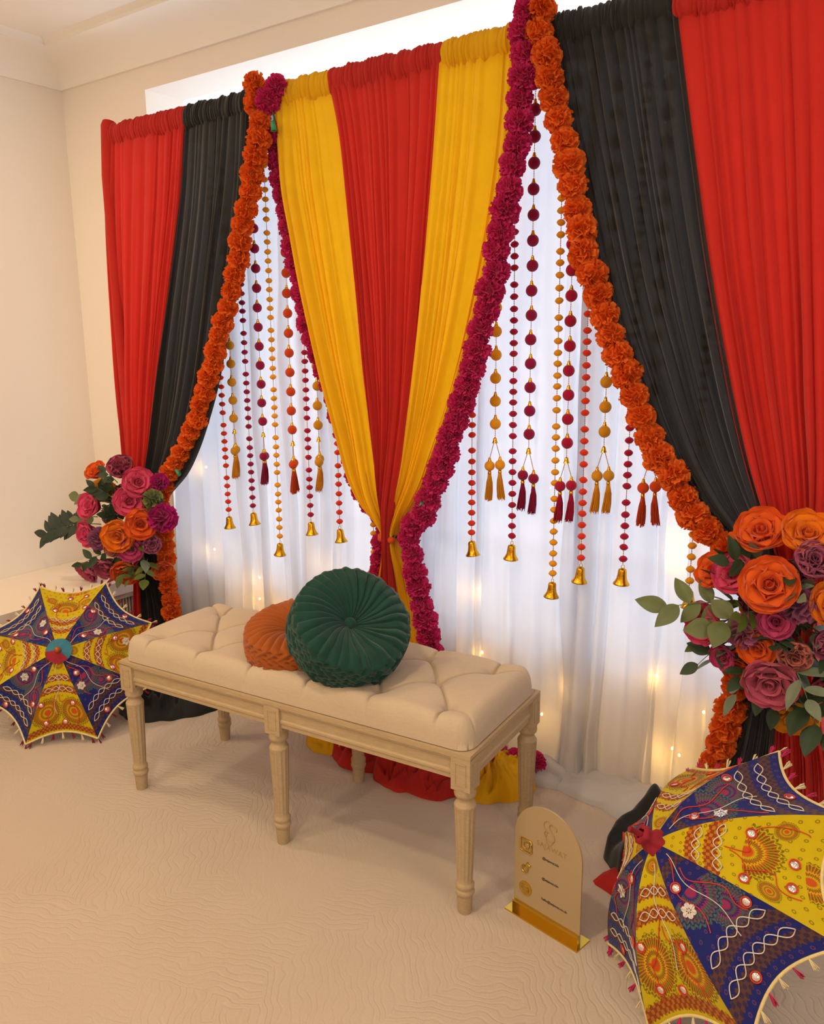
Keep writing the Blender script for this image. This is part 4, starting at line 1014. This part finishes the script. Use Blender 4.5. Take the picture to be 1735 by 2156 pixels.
# ------------------------------------------------------------------ embroidered parasols
def print_mat(name, base, band_a, band_b, mand, dotc, cen, bands, dots=True, teeth=30):
    t = NT(name); uvn = t.n('ShaderNodeUVMap'); sp = t.n('ShaderNodeSeparateXYZ'); t.l(uvn.outputs[0], sp.inputs[0]); u, v = sp.outputs[0], sp.outputs[1]
    col = srgb(base)
    def between(x, a, b): return t.m('MULTIPLY', t.m('GREATER_THAN', x, a), t.m('LESS_THAN', x, b))
    if dots:
        S = 15.0
        fv = t.m('MULTIPLY', v, S); row = t.m('FLOOR', fv); fu = t.m('ADD', t.m('MULTIPLY', u, S), t.m('MULTIPLY', t.m('MODULO', row, 2.0), .5))
        a = t.m('SUBTRACT', t.m('FRACT', fu), .5); b = t.m('SUBTRACT', t.m('FRACT', fv), .5)
        dd = t.m('SQRT', t.m('ADD', t.m('MULTIPLY', a, a), t.m('MULTIPLY', b, b)))
        col = t.mix(between(dd, .08, .17), col, srgb(dotc))
    for (cu, cv, R, full) in cen:
        du = t.m('SUBTRACT', u, cu); dv = t.m('SUBTRACT', v, cv)
        d = t.m('DIVIDE', t.m('SQRT', t.m('ADD', t.m('MULTIPLY', du, du), t.m('MULTIPLY', dv, dv))), R)
        ang = t.m('ARCTAN2', dv, du); tooth = t.m('SINE', t.m('MULTIPLY', ang, float(teeth)))
        dj = t.m('ADD', d, t.m('MULTIPLY', tooth, .035))
        cr = t.n('ShaderNodeValToRGB'); cr.color_ramp.interpolation = 'CONSTANT'
        el = cr.color_ramp.elements
        stops = [(0, mand[0]), (.22, base), (.30, mand[1]), (.40, mand[2]), (.46, base), (.52, mand[0]), (.60, mand[1]), (.68, mand[3]), (.74, mand[2]), (.80, mand[1]), (.88, base), (.92, mand[3])]
        el[0].position = 0; el[0].color = srgb(stops[0][1]); el[1].position = stops[1][0]; el[1].color = srgb(stops[1][1])
        for p_, c_ in stops[2:]:
            e_ = el.new(p_); e_.color = srgb(c_)
        t.l(dj, cr.inputs[0])
        tick = t.m('GREATER_THAN', t.m('SINE', t.m('MULTIPLY', ang, teeth * 1.5)), .55)
        c2 = t.mix(t.m('MULTIPLY', t.m('MULTIPLY', tick, t.m('GREATER_THAN', d, .25)), .6), cr.outputs[0], srgb(base))
        mask = t.m('LESS_THAN', dj, 1.0)
        if not full: mask = t.m('MULTIPLY', mask, t.m('GREATER_THAN', dv, -.02))
        col = t.mix(mask, col, c2)
    for (v0, v1) in bands:
        lat = t.m('MULTIPLY', t.m('SINE', t.m('MULTIPLY', u, 130.0)), t.m('SINE', t.m('MULTIPLY', v, 130.0)))
        vor = t.m('GREATER_THAN', t.m('ADD', lat, t.m('MULTIPLY', t.noise(90, 2), .5)), .30)
        c2 = t.mix(vor, srgb(band_a), srgb(band_b))
        edge = t.m('MULTIPLY', t.m('SINE', t.m('MULTIPLY', u, 190.0)), .006)
        ve = t.m('ADD', v, edge)
        col = t.mix(between(ve, v0, v1), col, c2)
    col = t.mix(t.m('MULTIPLY', t.noise(20, 3), .18), col, (0.02, 0.02, 0.02, 1))
    sh = t.bsdf(col, .85, 0, t.bump(t.noise(500, 2), .2, .0008), .1, .15)
    tl = t.n('ShaderNodeBsdfTranslucent'); t.l(col, tl.inputs[0])
    return t.done(t.addmix(.12, sh, tl.outputs[0]))
YB = '#cdb40c'; BB = '#20266e'
ymand = ['#c8551a', '#8a5a12', '#a03a14', '#7b6a10']; bmand = ['#96305a', '#5c5e52', '#6e3450', '#4a6656']
PMY = [print_mat('yellow_printed_cotton_a', YB, '#8f4416', '#b9701c', ymand, '#8f8a10', [(-.16, .74, .17, True), (.17, .74, .17, True), (0, .18, .06, True)], [(.30, .38), (.43, .52), (.90, .97)]),
       print_mat('yellow_printed_cotton_b', YB, '#96401a', '#bd7a1e', ymand, '#8f7a10', [(.02, .64, .19, False), (-.22, .74, .06, True), (.22, .80, .06, True), (-.08, .95, .14, False)], [(.26, .34), (.39, .48)])]
PMB = [print_mat('blue_printed_cotton_a', BB, '#5c3c38', '#3c2a40', bmand, '#3b5a78', [(-.11, .50, .17, True), (.15, .60, .17, True), (-.05, 1.02, .12, False)], [(.16, .22), (.72, .79), (.85, .92)]),
       print_mat('blue_printed_cotton_b', BB, '#5c3c38', '#3e2c46', bmand, '#5a3a68', [(.10, .62, .14, True), (-.02, .44, .20, False)], [(.20, .27), (.74, .81), (.87, .94)])]
M['trim'] = plain('cream_braid', '#d8c48a', .8, var=.2, vscale=80, bump=.4, bscale=200)
M['wcord'] = plain('white_embroidery_cord', '#d9cfc4', .8, bump=.5, bscale=900)
M['rcord'] = plain('red_embroidery_cord', '#d0341c', .8)
M['mcord'] = plain('magenta_embroidery_cord', '#8d1846', .8)
M['mirror'] = plain('sewn_mirror', '#e8e4e0', .12, .9)
M['fr_red'] = plain('maroon_tassel_yarn', '#7d1230', .9); M['fr_pink'] = plain('pink_tassel_yarn', '#b8235a', .9); M['fr_cream'] = plain('cream_tassel_yarn', '#e0d0a8', .9)
M['shaft'] = plain('varnished_wood', '#8a5a30', .4); M['ribm'] = plain('steel_rib', '#77777a', .4, .8)
M['teal'] = plain('teal_cotton', '#2c6f86', .85, var=.3, vscale=60); M['maroon'] = plain('crimson_printed_cotton', '#8d0f22', .85, var=.4, vscale=60)
mir_d = MB().lathe([(.0001, .0012), (.0075, .0011), (.008, 0)], 14).data('mirror', M['mirror'])
ring_d = MB().tube([(.0098 * math.cos(a), .0098 * math.sin(a), .0008) for a in np.linspace(0, 2 * PI, 17)], .0013, 5).data('mirror_stitching', M['rcord'])
def tuft(mat, seed):
    r = random.Random(seed); b = MB()
    for i in range(14):
        a = r.uniform(0, 6.28); q = r.uniform(.2, 1) * .0055
        b.tube([(0, 0, 0), (q * .6 * math.cos(a), q * .6 * math.sin(a), -.013), (q * math.cos(a), q * math.sin(a), -r.uniform(.019, .027))], .0011, 3, cap=False)
    return b.data('tassel', mat)
TU = [tuft(M['fr_red'], 1), tuft(M['fr_cream'], 2), tuft(M['fr_pink'], 3)]
def parasol(label, C, rv, R, dep, pw, first_yellow, cap, red_fringe, seed):
    rv = Vector(rv); o = thing('parasol', label, 'parasol')
    o.matrix_world = Matrix.Translation(C) @ Matrix.Rotation(rv.length, 4, rv.normalized())
    rg = random.Random(seed)
    def rib(i, t): a = i * PI / 4; return Vector((R * t * math.cos(a), R * t * math.sin(a), dep * (1 - t ** pw)))
    def pt(i, s, t):
        tt = t * (1 - .115 * 4 * s * (1 - s))
        p = rib(i, tt).lerp(rib(i + 1, tt), s); p.z -= .02 * t * 4 * s * (1 - s); return p
    T0 = .05
    def srf(i, uu, vv):
        """gore point + normal from pattern coordinates (u lateral / R, v radial / R)"""
        half = max(.02, vv) * math.tan(PI / 8); s = min(.97, max(.03, .5 + uu / (2 * half)))
        p = pt(i, s, min(vv / math.cos(PI / 8) , 1.0) if False else min(vv, 1.0))
        e = .01; a = pt(i, min(s + e, 1), vv) - p; b = pt(i, s, min(vv + e, 1.02)) - p
        n = a.cross(b); n.normalize()
        if n.z < 0: n = -n
        return p + n * .0016, n
    def cordon(parent, i, fn, n, r, mat, name='embroidery_cord'):
        Q = [srf(i, *fn(k / n))[0] for k in range(n + 1)]
        MB().tube(Q, r, 5).obj(name, mat, parent)
    for i in range(8):
        yel = (i % 2 == 0) == first_yellow
        mat = (PMY if yel else PMB)[rg.randrange(2)]
        V = []; UV = []; nt, ns = 26, 14
        for a in range(nt + 1):
            t = T0 + (1 - T0) * a / nt
            for b in range(ns + 1):
                s = b / ns; V.append(pt(i, s, t)); UV.append(((s - .5) * 2 * t * math.tan(PI / 8), t))
        F = [(a * (ns + 1) + b, (a + 1) * (ns + 1) + b, (a + 1) * (ns + 1) + b + 1, a * (ns + 1) + b + 1) for a in range(nt) for b in range(ns)]
        pn = obj('canopy_panel', V, F, mat, o, uv=UV)
        # embroidery: chain-stitch eights on the bands, a wandering cord, sewn mirrors
        bands = [(.34, .30), (.475, .40)] if yel else [(.735, .62), (.865, .70)]
        for bi, (v0, wd) in enumerate(bands):
            hw = v0 * math.tan(PI / 8) * .86; k = 1.5 + bi * .5 + (0 if yel else 1)
            for sg_ in (1, -1):
                cordon(pn, i, lambda q: (-hw + 2 * hw * q, v0 + sg_ * .026 * math.sin(2 * PI * k * q)), 44, .0011, M['wcord'])
        ph = rg.uniform(0, 6); side = rg.choice((-1, 1)); wc = M['rcord'] if yel else rg.choice((M['rcord'], M['mcord']))
        cordon(pn, i, lambda q: (side * (.02 + .24 * q) + .05 * math.sin(7 * q + ph), .52 + .36 * q - .06 * math.sin(9 * q + ph)) if yel else (side * (.02 + .10 * q) + .04 * math.sin(8 * q + ph), .2 + .46 * q), 50, .0010, wc)
        if not yel or rg.random() < .5:
            cordon(pn, i, lambda q: (.03 * math.sin(9 * q + ph) - side * .05 * q, .16 + .62 * q), 50, .0009, M['wcord'])
        ph2 = rg.uniform(0, 6)
        cordon(pn, i, lambda q: (-side * (.03 + .17 * q) + .035 * math.sin(10 * q + ph2), .55 + .33 * q + .03 * math.sin(13 * q)) if yel else (-side * (.02 + .20 * q) + .04 * math.sin(9 * q + ph2), .30 + .40 * q), 50, .0010, M['rcord'])
        spots = [(-.2, .62), (.17, .64), (.02, .88), (-.19, .86)] if yel else [(-.06, .36), (.2, .66), (-.12, .93)]
        for (mu, mv) in spots:
            mu += rg.uniform(-.03, .03)
            p, n = srf(i, mu, mv); mw = Matrix.Translation(p) @ look(n)
            m_ = inst('mirror', mir_d, pn, mw); inst('mirror_stitching', ring_d, pn, mw)
        if not yel or rg.random() < .4:          # flower of petals round a mandala
            fu, fv = (-.12, .50) if not yel else (.17, .78)
            p, n = srf(i, fu, fv); fb = MB(); B = look(n)
            for k in range(6):
                a = k * PI / 3; c = Vector((.0095 * math.cos(a), .0095 * math.sin(a), .0008))
                fb.add([p + B @ (c + Vector((.0055 * math.cos(x), .0055 * math.sin(x), 0))) for x in np.linspace(0, 2 * PI, 9)[:-1]], [tuple(range(8))])
                fb.tube([p + B @ Vector((0, 0, .001)), p + B @ (c * 1.6)], .0014, 4)
            fb.obj('mirror_flower', M['mirror'] if rg.random() < .5 else M['wcord'], pn)
        # braid and tassels along the rim
        MB().tube([pt(i, k / 16, 1.0) for k in range(17)], .0035, 6).obj('rim_braid', M['trim'], o)
        for k in range(7):
            s = (k + .5) / 7; p = pt(i, s, 1.0); out = Vector((p.x, p.y, -.10)).normalized()
            me = TU[1] if k % 2 else TU[red_fringe if rg.random() < .8 else 0]
            inst('tassel', me, o, Matrix.Translation(p) @ look(-out + Vector((rg.uniform(-.3, .3), rg.uniform(-.3, .3), rg.uniform(-.3, .3)))) )
        MB().tube([rib(i, t) - Vector((0, 0, .006)) for t in np.linspace(.04, 1.0, 14)], .0022, 5).obj('rib', M['ribm'], o)
        tipd = (rib(i, 1) - rib(i, .95)).normalized()
        inst('tassel', TU[1], o, Matrix.Translation(rib(i, 1)) @ look(-tipd)); inst('tassel', TU[red_fringe], o, Matrix.Translation(rib(i, 1)) @ look(-tipd + Vector((.3, .2, 0))))
    MB().tube([(0, 0, dep - .005), (0, 0, dep - .42)], .007, 10).obj('shaft', M['shaft'], o)
    MB().lathe([(.0001, -.46), (.012, -.455), (.013, -.43), (.009, -.41), (.007, -.40)], 12, (0, 0, dep)).obj('handle', M['shaft'], o)
    if cap == 'teal':
        c_ = MB()
        rows = [[(r_ * math.cos(a), r_ * math.sin(a), dep * (1 - (r_ / R) ** pw) + .004 + .002 * math.sin(5 * a) * (r_ / .045)) for a in np.linspace(0, 2 * PI, 25)[:-1]] for r_ in (.002, .02, .036, .046)]
        c_.grid(rows, closev=True); c_.obj('centre_patch', M['teal'], o)
        c_ = MB(); rows = [[(r_ * math.cos(a), r_ * math.sin(a), dep * (1 - (r_ / R) ** pw) + .0065) for a in np.linspace(1.2, 3.6, 14)] for r_ in (.004, .02, .046)]
        c_.grid(rows); c_.obj('patch_half', M['maroon'], o)
        MB().lathe([(.011, .0), (.0105, .012), (.007, .018), (.0001, .020)], 12, (0, 0, dep + .004)).obj('ferrule', plain('copper_ferrule', '#b5602a', .4, .6), o)
    else:
        c_ = MB(); rows = []
        for z_, r_ in ((-.004, .027), (.008, .024), (.015, .016), (.021, .014), (.029, .019), (.036, .020), (.038, .010)):
            rows.append([(r_ * (1 + .12 * math.sin(5 * a + z_ * 60)) * math.cos(a), r_ * (1 + .12 * math.sin(5 * a + z_ * 60)) * math.sin(a), dep + z_) for a in np.linspace(0, 2 * PI, 31)[:-1]])
        c_.grid(rows, closev=True); c_.obj('tied_cap', M['maroon'], o)
        MB().tube([(0, 0, dep + .02), (-.004, .003, dep + .066)], [.0065, .006], 10).obj('ferrule', M['maroon'], o)
    return o
parasol('blue and yellow embroidered parasol with teal centre, leaning on the window seat', (-2.7016, -.5917, .2517), (1.0399, -.719, 2.4714), .3187, .126, 1.504, False, 'teal', 0, 3)
parasol('blue and yellow embroidered parasol with crimson tied cap, lying open by the sign', (-.3778, -.5461, .2491), (-.1996, -1.0211, 1.7476), .3228, .1934, 1.9235, False, 'crimson', 2, 8)
